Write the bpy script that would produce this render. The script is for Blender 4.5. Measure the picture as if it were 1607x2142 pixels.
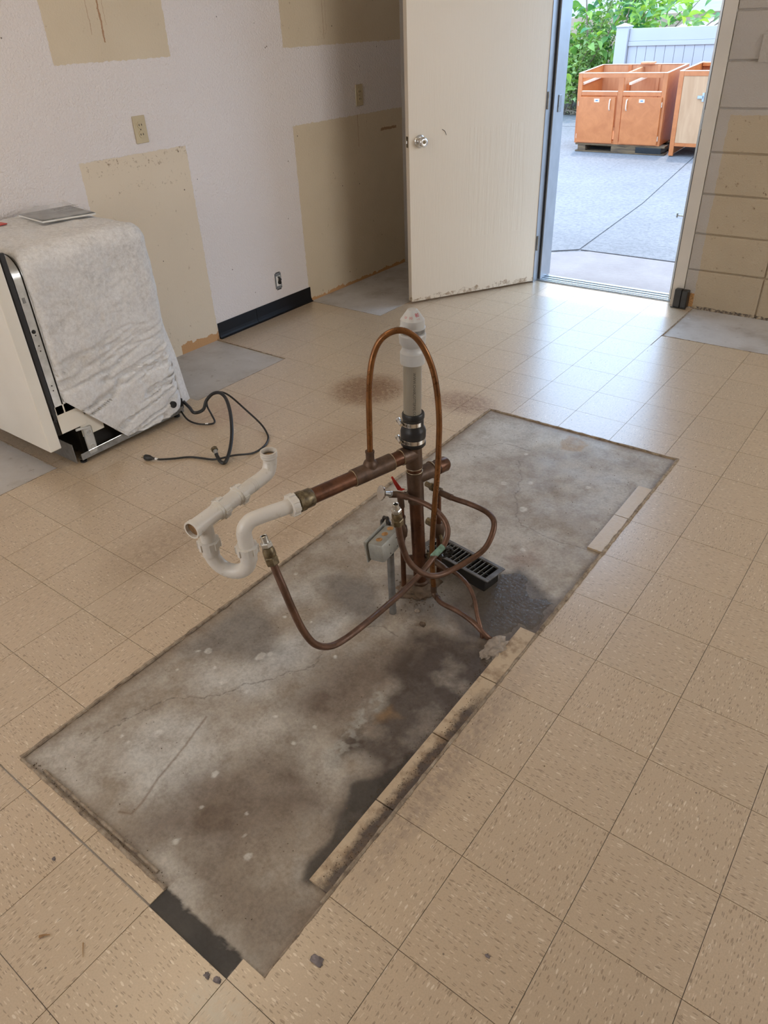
import bpy, bmesh, math, random
import numpy as np
from mathutils import Vector, Matrix

# ------------------------------------------------------------------ clear
for o in list(bpy.data.objects):
    bpy.data.objects.remove(o, do_unlink=True)
sc = bpy.context.scene
COL = sc.collection
random.seed(7)
RNG = np.random.default_rng(11)

# ------------------------------------------------------------------ camera
ROT = ((0.79829441, 0.60090931, -0.04042318),
       (0.31009806, -0.46764026, -0.82773896),
       (-0.51629955, 0.64824423, -0.55965542))
CAMPOS = (0.4285, -0.5163, 1.4561)
FPX = 1509.637
cd = bpy.data.cameras.new('camera')
cd.sensor_fit = 'HORIZONTAL'
cd.sensor_width = 36.0
cd.lens = FPX / 1607.0 * 36.0
cd.clip_start = 0.02
cd.clip_end = 300
cam = bpy.data.objects.new('camera', cd)
COL.objects.link(cam)
cr, cdn, cf = (Vector(r) for r in ROT)
M3 = Matrix((cr, -cdn, -cf)).transposed()
cam.matrix_world = Matrix.Translation(CAMPOS) @ M3.to_4x4()
sc.camera = cam


def project(p):
    d = Vector(p) - Vector(CAMPOS)
    z = d.dot(cf)
    if z < 0.05:
        return None
    return (803.5 + FPX * d.dot(cr) / z, 1071 + FPX * d.dot(cdn) / z, z)


# ------------------------------------------------------------------ world and light
SKY_STRENGTH = 5.4
w = bpy.data.worlds.new('sky')
sc.world = w
w.use_nodes = True
bg = w.node_tree.nodes['Background']
bg.inputs['Color'].default_value = (0.49, 0.70, 1.0, 1)
bg.inputs['Strength'].default_value = SKY_STRENGTH

sd = bpy.data.lights.new('sun', 'SUN')
sd.energy = 2.6
sd.angle = math.radians(1.5)
sd.color = (1.0, 0.92, 0.80)
sun = bpy.data.objects.new('sun', sd)
COL.objects.link(sun)
_dir = Vector((0.33, -0.95, 0)).normalized() * math.cos(math.radians(77)) + Vector((0, 0, -math.sin(math.radians(77))))
sun.rotation_euler = _dir.to_track_quat('-Z', 'Y').to_euler()
sun.location = (0, 8, 12)


def area(name, loc, target, sx, sy, power, color):
    l = bpy.data.lights.new(name, 'AREA')
    l.shape = 'RECTANGLE'
    l.size = sx
    l.size_y = sy
    l.energy = power
    l.color = color
    o = bpy.data.objects.new(name, l)
    COL.objects.link(o)
    o.location = loc
    o.rotation_euler = (Vector(target) - Vector(loc)).to_track_quat('-Z', 'Y').to_euler()
    return o


# area lights added outside the two unseen windows to light the room
area('added_window_light_back', (-1.5, -2.93, 1.55), (-1.5, 0, 1.2), 2.0, 1.2, 44, (1.0, 0.77, 0.48))
area('added_window_light_side', (2.83, 2.5, 1.55), (0, 2.2, 1.0), 2.0, 1.2, 60, (1.0, 0.85, 0.64))
LAMP_STRENGTH = 6.5

vs = sc.view_settings
vs.view_transform = 'Standard'
vs.look = 'None'
vs.gamma = 1.0
vs.use_curve_mapping = False
vs.exposure = 0.0


# ------------------------------------------------------------------ material helper
class G:
    def __init__(s, name, rough=0.5, metal=0.0, base=(0.8, 0.8, 0.8), spec=0.5):
        s.m = bpy.data.materials.new(name)
        s.m.use_nodes = True
        s.t = s.m.node_tree
        s.b = s.t.nodes['Principled BSDF']
        s.set(s.b.inputs['Base Color'], base)
        s.set(s.b.inputs['Roughness'], rough)
        s.set(s.b.inputs['Metallic'], metal)
        s.set(s.b.inputs['Specular IOR Level'], spec)

    def set(s, sock, v):
        if isinstance(v, bpy.types.NodeSocket):
            s.t.links.new(v, sock)
        elif isinstance(v, (tuple, list)):
            if len(v) == 3 and sock.type == 'RGBA':
                v = (*v, 1)
            sock.default_value = v
        else:
            sock.default_value = v

    def n(s, typ, **kw):
        nd = s.t.nodes.new(typ)
        for k, v in kw.items():
            setattr(nd, k, v)
        return nd

    def pos(s):
        return s.n('ShaderNodeNewGeometry').outputs['Position']

    def obj(s):
        return s.n('ShaderNodeTexCoord').outputs['Object']

    def math(s, op, a, b=0.0, clamp=False):
        nd = s.n('ShaderNodeMath', operation=op, use_clamp=clamp)
        s.set(nd.inputs[0], a)
        s.set(nd.inputs[1], b)
        return nd.outputs[0]

    def vmath(s, op, a, b):
        nd = s.n('ShaderNodeVectorMath', operation=op)
        s.set(nd.inputs[0], a)
        s.set(nd.inputs[1], b)
        return nd.outputs[0]

    def noise(s, scale, detail=3, vec=None, rough=0.5, dist=0.0, out='Fac'):
        nd = s.n('ShaderNodeTexNoise')
        nd.inputs['Scale'].default_value = scale
        nd.inputs['Detail'].default_value = detail
        nd.inputs['Roughness'].default_value = rough
        nd.inputs['Distortion'].default_value = dist
        s.set(nd.inputs['Vector'], vec if vec is not None else s.pos())
        return nd.outputs[out]

    def ramp(s, fac, stops, interp='LINEAR'):
        nd = s.n('ShaderNodeValToRGB')
        nd.color_ramp.interpolation = interp
        el = nd.color_ramp.elements
        while len(el) < len(stops):
            el.new(0.5)
        for e, (p, c) in zip(el, stops):
            e.position = p
            if isinstance(c, (int, float)):
                c = (c, c, c)
            e.color = (*c, 1)
        s.set(nd.inputs['Fac'], fac)
        return nd.outputs['Color']

    def mix(s, fac, a, b, blend='MIX'):
        nd = s.n('ShaderNodeMix', data_type='RGBA', blend_type=blend)
        s.set(nd.inputs[0], fac)
        s.set(nd.inputs[6], a)
        s.set(nd.inputs[7], b)
        return nd.outputs[2]

    def bump(s, h, strength=0.3, dist=0.01):
        nd = s.n('ShaderNodeBump')
        nd.inputs['Strength'].default_value = strength
        nd.inputs['Distance'].default_value = dist
        s.set(nd.inputs['Height'], h)
        s.set(s.b.inputs['Normal'], nd.outputs['Normal'])

    def base(s, c):
        s.set(s.b.inputs['Base Color'], c)

    def rough(s, c):
        s.set(s.b.inputs['Roughness'], c)

    def sep(s, v):
        nd = s.n('ShaderNodeSeparateXYZ')
        s.set(nd.inputs[0], v)
        return nd.outputs

    def comb(s, x, y, z):
        nd = s.n('ShaderNodeCombineXYZ')
        for i, v in enumerate((x, y, z)):
            s.set(nd.inputs[i], v)
        return nd.outputs[0]

    def box2(s, a, b, a0, a1, b0, b1):
        f = s.math('MULTIPLY', s.math('GREATER_THAN', a, a0), s.math('LESS_THAN', a, a1))
        g = s.math('MULTIPLY', s.math('GREATER_THAN', b, b0), s.math('LESS_THAN', b, b1))
        return s.math('MULTIPLY', f, g)


MATS = {}


def simple(name, col, rough=0.5, metal=0.0, var=0.15, scale=30, bump=0.0, bscale=200, spec=0.5, dark=None):
    g = G(name, rough, metal, col, spec)
    lo = dark if dark else tuple(c * (1 - var) for c in col)
    hi = tuple(min(1, c * (1 + var * 0.6)) for c in col)
    g.base(g.ramp(g.noise(scale, 4), [(0.3, lo), (0.7, hi)]))
    if bump:
        g.bump(g.noise(bscale, 3), bump, 0.002)
    MATS[name] = g.m
    return g


# ------------------------------------------------------------------ materials
# vinyl tile with chips; the grain turns with every other tile
g = G('vinyl_tile', 0.3)
att = g.n('ShaderNodeAttribute', attribute_type='OBJECT', attribute_name='grain')
p = g.pos()
x, y, z = g.sep(p)
swap = g.comb(y, x, z)
vec = g.n('ShaderNodeMix', data_type='VECTOR')
g.set(vec.inputs[0], att.outputs['Fac'])
g.set(vec.inputs[4], p)
g.set(vec.inputs[5], swap)
vv = vec.outputs[1]
wob = g.vmath('SUBTRACT', g.noise(55, 2, vv, out='Color'), (0.5, 0.5, 0.5))
wob = g.vmath('MULTIPLY', wob, (0.0075, 0.0045, 0))
vv2 = g.vmath('ADD', vv, wob)


def chips(scl, thr, pick_lo, pick_hi):
    v = g.vmath('MULTIPLY', vv2, scl)
    vo = g.n('ShaderNodeTexVoronoi')
    vo.inputs['Scale'].default_value = 1.0
    g.set(vo.inputs['Vector'], v)
    near = g.math('LESS_THAN', vo.outputs['Distance'], thr)
    c = g.sep(vo.outputs['Color'])
    a = g.math('MULTIPLY', g.math('GREATER_THAN', c[0], pick_lo), g.math('LESS_THAN', c[0], pick_hi))
    return g.math('MULTIPLY', near, a)


light1 = chips((62, 300, 1), 0.34, 0.0, 0.30)
dark1 = chips((66, 330, 1), 0.34, 0.58, 0.97)
dark2 = chips((46, 135, 1), 0.25, 0.55, 0.68)
light2 = chips((44, 140, 1), 0.25, 0.2, 0.32)
oi = g.n('ShaderNodeObjectInfo')
base = g.mix(g.noise(2.2, 4), (0.505, 0.382, 0.252), (0.58, 0.447, 0.306))
base = g.mix(g.math('MULTIPLY', oi.outputs['Random'], 0.30), base, (0.46, 0.36, 0.25))
fine = g.noise(260, 3, vv2)
base = g.mix(g.ramp(fine, [(0.42, 0.0), (0.62, 0.35)]), base, (0.42, 0.32, 0.21))
c = g.mix(g.math('MULTIPLY', light1, 0.50), base, (0.74, 0.63, 0.48))
c = g.mix(g.math('MULTIPLY', light2, 0.62), c, (0.80, 0.71, 0.58))
c = g.mix(g.math('MULTIPLY', dark1, 0.66), c, (0.225, 0.155, 0.092))
c = g.mix(g.math('MULTIPLY', dark2, 0.62), c, (0.24, 0.155, 0.088))

def blob(cx, cy, rx, ry):
    dx = g.math('DIVIDE', g.math('SUBTRACT', x, cx), rx)
    dy = g.math('DIVIDE', g.math('SUBTRACT', y, cy), ry)
    d = g.math('ADD', g.math('MULTIPLY', dx, dx), g.math('MULTIPLY', dy, dy))
    return g.math('SUBTRACT', 1.0, d, clamp=True)


grit = g.ramp(g.noise(48, 7, rough=0.78), [(0.38, 0.10), (0.58, 1.0)])
for (bx_, by_, rx_, ry_, k, cc) in ((-1.62, 1.97, 0.20, 0.21, 1.9, (0.26, 0.145, 0.075)), (-1.15, 2.09, 0.18, 0.13, 1.7, (0.28, 0.165, 0.095)),
                                    (-1.40, 1.35, 0.16, 0.42, 0.9, (0.36, 0.24, 0.14)), (-1.42, 0.60, 0.16, 0.30, 0.8, (0.30, 0.20, 0.11)),
                                    (-2.02, 1.42, 0.18, 0.20, 0.8, (0.38, 0.22, 0.14)), (-1.12, 0.9, 0.09, 0.25, 0.8, (0.33, 0.22, 0.12)),
                                    (-0.20, -0.28, 0.10, 0.07, 0.9, (0.50, 0.44, 0.34)), (-0.14, 0.40, 0.05, 0.5, 0.7, (0.25, 0.18, 0.13))):
    c = g.mix(g.math('MULTIPLY', g.math('MULTIPLY', blob(bx_, by_, rx_, ry_), k), grit), c, cc)
specks = g.n('ShaderNodeTexVoronoi')
specks.inputs['Scale'].default_value = 26
g.set(specks.inputs['Vector'], p)
sp = g.math('MULTIPLY', g.math('LESS_THAN', specks.outputs['Distance'], 0.055), g.math('LESS_THAN', g.sep(specks.outputs['Color'])[1], 0.28))
c = g.mix(g.math('MULTIPLY', sp, 0.8), c, (0.10, 0.07, 0.05))
g.base(c)
g.rough(0.36)
g.set(g.b.inputs['Coat Weight'], 1.0)
g.set(g.b.inputs['Coat IOR'], 1.62)
g.set(g.b.inputs['Coat Roughness'], 0.29)
g.bump(g.noise(14, 4), 0.06, 0.004)
MATS['tile'] = g.m

# painted floor slab where the island stood: colour and wetness come from vertex attributes
g = G('slab', 0.6)
ca = g.n('ShaderNodeAttribute', attribute_name='stain_color')
wa = g.n('ShaderNodeAttribute', attribute_name='wet')
f1 = g.ramp(g.noise(120, 5, rough=0.7), [(0.3, 0.84), (0.7, 1.12)])
f2 = g.ramp(g.noise(15, 7, rough=0.72), [(0.34, (0.80, 0.77, 0.74)), (0.52, (1.0, 1.0, 1.0)), (0.7, (1.08, 1.08, 1.07))])
c = g.mix(1.0, g.mix(1.0, ca.outputs['Color'], f1, 'MULTIPLY'), f2, 'MULTIPLY')
dsp = g.n('ShaderNodeTexVoronoi')
dsp.inputs['Scale'].default_value = 60
g.set(dsp.inputs['Vector'], g.pos())
dk = g.math('MULTIPLY', g.math('LESS_THAN', dsp.outputs['Distance'], 0.10), g.math('LESS_THAN', g.sep(dsp.outputs['Color'])[0], 0.10))
c = g.mix(g.math('MULTIPLY', dk, 0.7), c, (0.10, 0.07, 0.05))
g.base(c)
r = g.math('SUBTRACT', g.ramp(g.noise(8, 4), [(0.3, 0.42), (0.7, 0.60)]), g.math('MULTIPLY', wa.outputs['Fac'], 0.13), clamp=True)
g.rough(r)
g.bump(g.noise(90, 6, rough=0.7), 0.18, 0.003)
MATS['slab'] = g.m

# bare grey floor under the removed cabinets
g = G('subfloor', 0.5)
c = g.ramp(g.noise(3.5, 6, rough=0.65), [(0.28, (0.30, 0.255, 0.215)), (0.50, (0.47, 0.445, 0.42)), (0.75, (0.55, 0.53, 0.51))])
c = g.mix(g.ramp(g.noise(22, 5, rough=0.7), [(0.60, 0.0), (0.72, 0.7)]), c, (0.56, 0.55, 0.54))
c = g.mix(g.ramp(g.noise(17, 5, vec=g.vmath('ADD', g.pos(), (7, 3, 0)), rough=0.7), [(0.6, 0.0), (0.74, 0.6)]), c, (0.17, 0.11, 0.075))
g.base(c)
g.rough(g.ramp(g.noise(6, 4), [(0.3, 0.35), (0.7, 0.6)]))
g.bump(g.noise(60, 5), 0.15, 0.003)
MATS['subfloor'] = g.m

# left wall: orange-peel paint, cream areas where cabinets were never painted behind
g = G('left_wall_paint', 0.55)
p = g.pos()
jit = g.vmath('MULTIPLY', g.vmath('SUBTRACT', g.noise(38, 5, p, rough=0.7, out='Color'), (0.5, 0.5, 0.5)), (0.0, 0.018, 0.022))
pj = g.vmath('ADD', p, jit)
X, Y, Z = g.sep(pj)
paint = g.mix(g.noise(1.6, 4), (0.73, 0.67, 0.645), (0.79, 0.735, 0.71))
cream = g.mix(g.noise(5, 5), (0.60, 0.50, 0.355), (0.69, 0.585, 0.43))
mA = g.box2(Y, Z, 1.458, 2.066, 1.370, 3.0)
mB = g.box2(Y, Z, 1.458, 2.062, -0.1, 0.998)
mC = g.box2(Y, Z, 2.828, 4.0, 1.372, 3.0)
mD = g.box2(Y, Z, 2.842, 4.0, -0.1, 0.998)
up = g.math('MAXIMUM', mA, mC)
lo = g.math('MAXIMUM', mB, mD)
m = g.math('MAXIMUM', up, lo)
c = g.mix(m, paint, cream)
c = g.mix(g.math('MULTIPLY', mB, 0.6), c, (0.74, 0.635, 0.50))
# scabs of glue and grime inside the unpainted areas
dr = g.ramp(g.noise(24, 6, rough=0.75), [(0.635, 0.0), (0.70, 0.85)])
gr1 = g.math('MULTIPLY', g.math('MAXIMUM', g.box2(Y, Z, 1.458, 2.062, 0.93, 0.998), g.box2(Y, Z, 1.62, 2.06, 0.84, 0.885)), g.ramp(g.noise(45, 6, rough=0.75), [(0.57, 0.0), (0.66, 0.8)]))
c = g.mix(g.math('MULTIPLY', dr, g.math('MULTIPLY', m, 0.75)), c, (0.28, 0.18, 0.09))
c = g.mix(gr1, c, (0.25, 0.16, 0.08))
sv = g.n('ShaderNodeTexVoronoi')
sv.inputs['Scale'].default_value = 13
g.set(sv.inputs['Vector'], p)
spk = g.math('MULTIPLY', g.math('LESS_THAN', sv.outputs['Distance'], 0.05), g.math('LESS_THAN', g.sep(sv.outputs['Color'])[1], 0.45))
c = g.mix(g.math('MULTIPLY', spk, 0.85), c, (0.12, 0.09, 0.06))
# rust runs in the upper cream areas, brown smear in the corner
for (y0, y1, z0, z1, k) in ((1.725, 1.733, 1.44, 3.0, 0.8), (1.670, 1.674, 1.47, 3.0, 0.45), (1.750, 1.753, 1.5, 3.0, 0.4),
                            (3.165, 3.170, 1.40, 3.0, 0.4), (3.19, 3.193, 1.44, 3.0, 0.3), (3.425, 3.430, 0.82, 1.0, 0.5)):
    c = g.mix(g.math('MULTIPLY', g.box2(Y, Z, y0, y1, z0, z1), k), c, (0.33, 0.15, 0.06))
c = g.mix(g.math('MULTIPLY', g.box2(Y, Z, 3.66, 3.83, 0.885, 0.90), 0.8), c, (0.28, 0.14, 0.06))
# torn paper showing brown board at the floor
Yb = g.math('ADD', Y, g.math('MULTIPLY', g.noise(30, 3), 0.01))
Zj = g.math('ADD', Z, g.math('MULTIPLY', g.math('SUBTRACT', g.noise(28, 4), 0.5), 0.05))
t1 = g.box2(Yb, Zj, 1.80, 2.07, -0.1, 0.045)
t2 = g.box2(Yb, Zj, 2.84, 3.9, -0.1, 0.016)
c = g.mix(g.math('MAXIMUM', t1, t2), c, (0.52, 0.29, 0.13))
g.base(c)
g.set(g.b.inputs['Specular IOR Level'], 0.35)
bh = g.math('MULTIPLY', g.noise(120, 3, p), g.math('SUBTRACT', 1.0, g.math('MULTIPLY', m, 0.75)))
g.bump(bh, 0.85, 0.006)
MATS['wall_left'] = g.m

# block wall paint: greyish paint, and a tan area that stood behind a cabinet
g = G('block_paint', 0.6)
p = g.pos()
pj = g.vmath('ADD', p, g.vmath('MULTIPLY', g.vmath('SUBTRACT', g.noise(30, 4, p, out='Color'), (0.5, 0.5, 0.5)), (0.02, 0, 0.02)))
X, Y, Z = g.sep(pj)
paint = g.mix(g.noise(3, 4), (0.40, 0.36, 0.315), (0.46, 0.415, 0.37))
tan = g.mix(g.noise(7, 5), (0.41, 0.325, 0.22), (0.48, 0.39, 0.27))
m = g.box2(X, Z, -0.692, 3.0, -0.1, 1.0)
c = g.mix(m, paint, tan)
dr = g.math('MULTIPLY', g.ramp(g.noise(26, 6, rough=0.75), [(0.61, 0.0), (0.68, 0.9)]), m)
c = g.mix(dr, c, (0.14, 0.09, 0.05))
low = g.math('MULTIPLY', g.box2(X, Z, -0.70, 3, -0.1, 0.014), g.ramp(g.noise(60, 5), [(0.35, 0.0), (0.60, 0.9)]))
c = g.mix(low, c, (0.05, 0.035, 0.03))
g.base(c)
g.bump(g.noise(140, 4, p), 0.6, 0.006)
MATS['block'] = g.m

simple('wall_plain', (0.74, 0.69, 0.63), 0.6, var=0.06, scale=2)
simple('ceiling', (0.80, 0.77, 0.72), 0.7, var=0.05, scale=2)

# cream door paint with long vertical flakes
g = G('door_paint', 0.42)
p = g.pos()
st = g.vmath('MULTIPLY', p, (1, 1, 0.055))
f = g.noise(42, 4, st, rough=0.6)
X, Y, Z = g.sep(p)
c = g.mix(g.noise(1.5, 4), (0.66, 0.575, 0.46), (0.71, 0.625, 0.51))
low = g.math('MULTIPLY', g.math('LESS_THAN', g.math('ADD', Z, g.math('MULTIPLY', g.noise(18, 5), 0.10)), 0.088), g.ramp(g.noise(30, 5, rough=0.7), [(0.45, 0.0), (0.6, 0.8)]))
c = g.mix(low, c, (0.27, 0.17, 0.09))
zone = g.math('MULTIPLY', g.box2(X, Z, -1.98, -1.78, 0.35, 0.95), 1.0)
scr = g.ramp(f, [(0.60, 0.0), (0.66, 0.5)])
c = g.mix(g.math('MULTIPLY', scr, g.math('MULTIPLY', zone, 0.35)), c, (0.80, 0.74, 0.62))
g.base(c)
h = g.math('ADD', g.math('MULTIPLY', f, g.math('ADD', 0.25, g.math('MULTIPLY', zone, 1.2))), g.math('MULTIPLY', g.noise(220, 2, st), 0.25))
g.bump(h, 0.40, 0.006)
MATS['door'] = g.m

simple('frame_paint', (0.62, 0.57, 0.50), 0.45, var=0.06, scale=6, bump=0.1)
simple('frame_metal', (0.36, 0.37, 0.39), 0.35, 0.6, var=0.1, scale=10)
simple('aluminium', (0.46, 0.50, 0.53), 0.32, 0.9, var=0.12, scale=25)
simple('chrome', (0.70, 0.70, 0.69), 0.22, 1.0, var=0.12, scale=40)
simple('steel', (0.52, 0.52, 0.50), 0.30, 0.95, var=0.18, scale=30)
simple('galvanised', (0.27, 0.27, 0.265), 0.45, 0.8, var=0.25, scale=40)
simple('dark_metal', (0.20, 0.20, 0.205), 0.3, 0.8, var=0.3, scale=30)
simple('black_rubber', (0.012, 0.012, 0.013), 0.42, var=0.3, scale=50)
simple('black_vinyl', (0.007, 0.007, 0.009), 0.45, var=0.3, scale=10, spec=0.25)
simple('black_paint', (0.015, 0.015, 0.015), 0.3, var=0.3, scale=40)
simple('dark_cavity', (0.02, 0.018, 0.016), 0.8, var=0.3, scale=20)
simple('almond_plastic', (0.55, 0.46, 0.30), 0.35, var=0.06, scale=20)
simple('slot_black', (0.02, 0.015, 0.01), 0.6)
simple('white_enamel', (0.78, 0.745, 0.66), 0.22, var=0.05, scale=4)
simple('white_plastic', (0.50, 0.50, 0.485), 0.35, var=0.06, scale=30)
simple('red_plastic', (0.55, 0.03, 0.02), 0.35, var=0.2, scale=40)
simple('red_ink', (0.50, 0.02, 0.05), 0.5, var=0.1)
simple('black_ink', (0.03, 0.028, 0.028), 0.6, var=0.1)
simple('blue_ink', (0.08, 0.16, 0.45), 0.5, var=0.1)
simple('paper', (0.80, 0.79, 0.76), 0.6, var=0.08, scale=30)
simple('booklet_cover', (0.22, 0.23, 0.23), 0.4, var=0.4, scale=25)
simple('brass_old', (0.19, 0.15, 0.085), 0.42, 0.65, var=0.4, scale=90, dark=(0.07, 0.052, 0.032))
simple('verdigris', (0.22, 0.36, 0.28), 0.7, 0.2, var=0.4, scale=70)
simple('solder', (0.40, 0.32, 0.22), 0.4, 0.8, var=0.2, scale=60)
simple('dirt', (0.13, 0.09, 0.06), 0.9, var=0.5, scale=60, bump=0.5, bscale=120)
simple('plaster', (0.36, 0.30, 0.245), 0.85, var=0.35, scale=50, bump=0.7, bscale=110)
simple('wood_splinter', (0.42, 0.25, 0.12), 0.7, var=0.3, scale=60)
simple('lint', (0.22, 0.19, 0.19), 0.95, var=0.4, scale=90)
simple('rust_inside', (0.25, 0.14, 0.06), 0.85, var=0.5, scale=60)
simple('pipe_inside', (0.30, 0.20, 0.11), 0.85, var=0.5, scale=60)
simple('box_grey', (0.36, 0.36, 0.325), 0.45, 0.3, var=0.2, scale=40, bump=0.1)
simple('rust_orange', (0.44, 0.23, 0.085), 0.8, var=0.5, scale=120)


def pipe_mat(name, col, dark, rough, metal, scale=26):
    g = G(name, rough, metal, col)
    st = g.vmath('MULTIPLY', g.pos(), (1, 1, 0.6))
    n1 = g.noise(scale, 6, st, rough=0.7)
    c = g.ramp(n1, [(0.30, dark), (0.58, col), (0.8, tuple(min(1, k * 1.25) for k in col))])
    g.base(c)
    g.rough(g.ramp(g.noise(40, 4), [(0.3, rough - 0.08), (0.7, rough + 0.15)]))
    g.bump(g.noise(130, 4), 0.08, 0.002)
    MATS[name] = g.m


pipe_mat('copper', (0.145, 0.060, 0.030), (0.055, 0.027, 0.016), 0.34, 0.6)
pipe_mat('copper_dull', (0.118, 0.070, 0.045), (0.055, 0.033, 0.022), 0.46, 0.45)
pipe_mat('copper_bright', (0.23, 0.098, 0.031), (0.12, 0.050, 0.019), 0.28, 0.65)
pipe_mat('copper_tube', (0.155, 0.083, 0.055), (0.072, 0.040, 0.026), 0.38, 0.5)

g = G('pvc', 0.33)
c = g.mix(g.noise(9, 4), (0.60, 0.565, 0.505), (0.69, 0.66, 0.61))
c = g.mix(g.ramp(g.noise(34, 6, rough=0.75), [(0.58, 0.0), (0.70, 0.75)]), c, (0.42, 0.36, 0.28))
c = g.mix(g.ramp(g.noise(70, 4, rough=0.75), [(0.70, 0.0), (0.75, 0.8)]), c, (0.10, 0.08, 0.06))
g.base(c)
MATS['pvc'] = g.m
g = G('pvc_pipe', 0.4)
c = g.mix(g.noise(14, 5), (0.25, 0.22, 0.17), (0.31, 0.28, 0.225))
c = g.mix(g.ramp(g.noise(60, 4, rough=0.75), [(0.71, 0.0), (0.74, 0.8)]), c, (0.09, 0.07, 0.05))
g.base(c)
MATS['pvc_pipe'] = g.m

# fibre blanket of the dishwasher
g = G('felt', 0.95, spec=0.1)
p = g.pos()
fz = g.noise(75, 6, p, rough=0.8)
bl = g.noise(6, 5, p, rough=0.6)
X, Y, Z = g.sep(p)
c = g.ramp(fz, [(0.30, (0.60, 0.59, 0.58)), (0.55, (0.765, 0.76, 0.755)), (0.75, (0.85, 0.85, 0.85))])
dark_fuzz = g.math('MULTIPLY', g.math('MULTIPLY', g.ramp(g.noise(46, 6, rough=0.85), [(0.42, 0.0), (0.68, 0.62)]), g.ramp(bl, [(0.38, 0.1), (0.66, 1.0)])), g.ramp(Z, [(0.34, 0.15), (0.55, 1.0)]))  # darker fuzz in patches, stronger higher up
c = g.mix(dark_fuzz, c, (0.36, 0.345, 0.33))
g.base(c)
g.bump(fz, 0.5, 0.006)
MATS['felt'] = g.m

# clear creased bag
g = G('clear_film', 0.15)
g.set(g.b.inputs['Transmission Weight'], 0.0)
g.set(g.b.inputs['Alpha'], 0.22)
g.base(g.ramp(g.noise(30, 3), [(0.3, (0.75, 0.75, 0.74)), (0.7, (0.9, 0.9, 0.9))]))
g.bump(g.noise(40, 3), 0.4, 0.01)
MATS['film'] = g.m

# puddle water
g = G('water', 0.03)
g.base(g.ramp(g.noise(8, 2), [(0.3, (0.10, 0.085, 0.07)), (0.7, (0.13, 0.11, 0.09))]))
g.set(g.b.inputs['Alpha'], 0.40)
g.set(g.b.inputs['IOR'], 1.45)
g.set(g.b.inputs['Specular IOR Level'], 0.55)
g.bump(g.noise(95, 3), 0.75, 0.005)
MATS['water'] = g.m

# glue residue
g = G('black_glue', 0.35)
g.base(g.ramp(g.noise(50, 5, rough=0.7), [(0.3, (0.014, 0.014, 0.015)), (0.62, (0.035, 0.034, 0.034)), (0.8, (0.10, 0.10, 0.10))]))
g.bump(g.noise(90, 4), 0.4, 0.003)
MATS['glue'] = g.m

# remnant tile strips: same tile, worn and black-stained on the wet side
g = G('strip_tile', 0.28)
p = g.pos()
X, Y, Z = g.sep(p)
c = g.mix(g.noise(60, 6, rough=0.7), (0.46, 0.345, 0.225), (0.58, 0.47, 0.335))
xe = g.math('ADD', X, g.math('MULTIPLY', g.math('SUBTRACT', g.noise(22, 6, rough=0.75), 0.5), 0.07))
edge = g.math('MULTIPLY', g.ramp(g.math('MULTIPLY', g.math('ADD', xe, 0.2286), 20.0), [(0.32, 0.0), (0.74, 0.97)]), g.ramp(Y, [(0.56, 1.0), (0.66, 0.0)]))
c = g.mix(edge, c, (0.075, 0.058, 0.05))
bs = g.math('MULTIPLY', g.ramp(g.noise(16, 6, rough=0.7), [(0.48, 0.0), (0.66, 0.8)]), g.math('LESS_THAN', Y, 1.0))
c = g.mix(bs, c, (0.20, 0.125, 0.07))
g.base(c)
g.bump(g.noise(120, 4), 0.2, 0.003)
MATS['strip'] = g.m

g = G('edge_grime', 0.8)
c = g.ramp(g.noise(38, 6, rough=0.7), [(0.3, (0.10, 0.072, 0.052)), (0.48, (0.27, 0.21, 0.15)), (0.7, (0.42, 0.35, 0.265))])
g.base(c)
g.bump(g.noise(120, 5), 0.6, 0.004)
MATS['grime'] = g.m

# outdoors
g = G('asphalt', 0.8)
p = g.pos()
c = g.ramp(g.noise(1.1, 5, p, rough=0.6), [(0.3, (0.21, 0.198, 0.20)), (0.7, (0.275, 0.26, 0.26))])
c = g.mix(g.ramp(g.noise(34, 4, p, rough=0.7), [(0.35, 0.45), (0.6, 0.0)]), c, (0.10, 0.095, 0.095))
g.base(c)
g.bump(g.noise(45, 5, p, rough=0.7), 0.8, 0.02)
MATS['asphalt'] = g.m
g = G('apron_concrete', 0.75)
c = g.ramp(g.noise(4, 6, rough=0.65), [(0.3, (0.22, 0.185, 0.175)), (0.7, (0.285, 0.245, 0.228))])
g.base(c)
g.bump(g.noise(30, 6, rough=0.7), 0.4, 0.01)
MATS['apron'] = g.m


def wood_mat(name, a, b, rough=0.4, scale=3.0, aniso=(9, 9, 1)):
    g = G(name, rough)
    st = g.vmath('MULTIPLY', g.obj(), aniso)
    f = g.noise(scale, 5, st, rough=0.6, dist=0.6)
    g.base(g.mix(g.ramp(f, [(0.35, 0.0), (0.65, 1.0)]), a, b))
    g.bump(f, 0.08, 0.004)
    MATS[name] = g.m


wood_mat('maple_orange', (0.46, 0.135, 0.035), (0.55, 0.175, 0.050), 0.35, 3.5, (3, 3, 3))
wood_mat('maple_pale', (0.70, 0.52, 0.38), (0.80, 0.62, 0.46), 0.5)  # pale maple, also painted sunlight on the cabinets' upper edges
wood_mat('maple_inside', (0.52, 0.21, 0.09), (0.60, 0.27, 0.12), 0.5)
wood_mat('raw_ply', (0.48, 0.26, 0.13), (0.56, 0.32, 0.17), 0.6, 3.0, (6, 6, 0.7))
wood_mat('pallet_wood', (0.07, 0.042, 0.024), (0.19, 0.115, 0.055), 0.8, 6.0, (1, 6, 6))
simple('vinyl_white', (0.40, 0.38, 0.39), 0.4, var=0.03, scale=3)
simple('bark', (0.20, 0.15, 0.10), 0.9, var=0.4, scale=30)
simple('soil', (0.10, 0.075, 0.05), 0.95, var=0.6, scale=12, bump=0.8, bscale=30)
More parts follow.
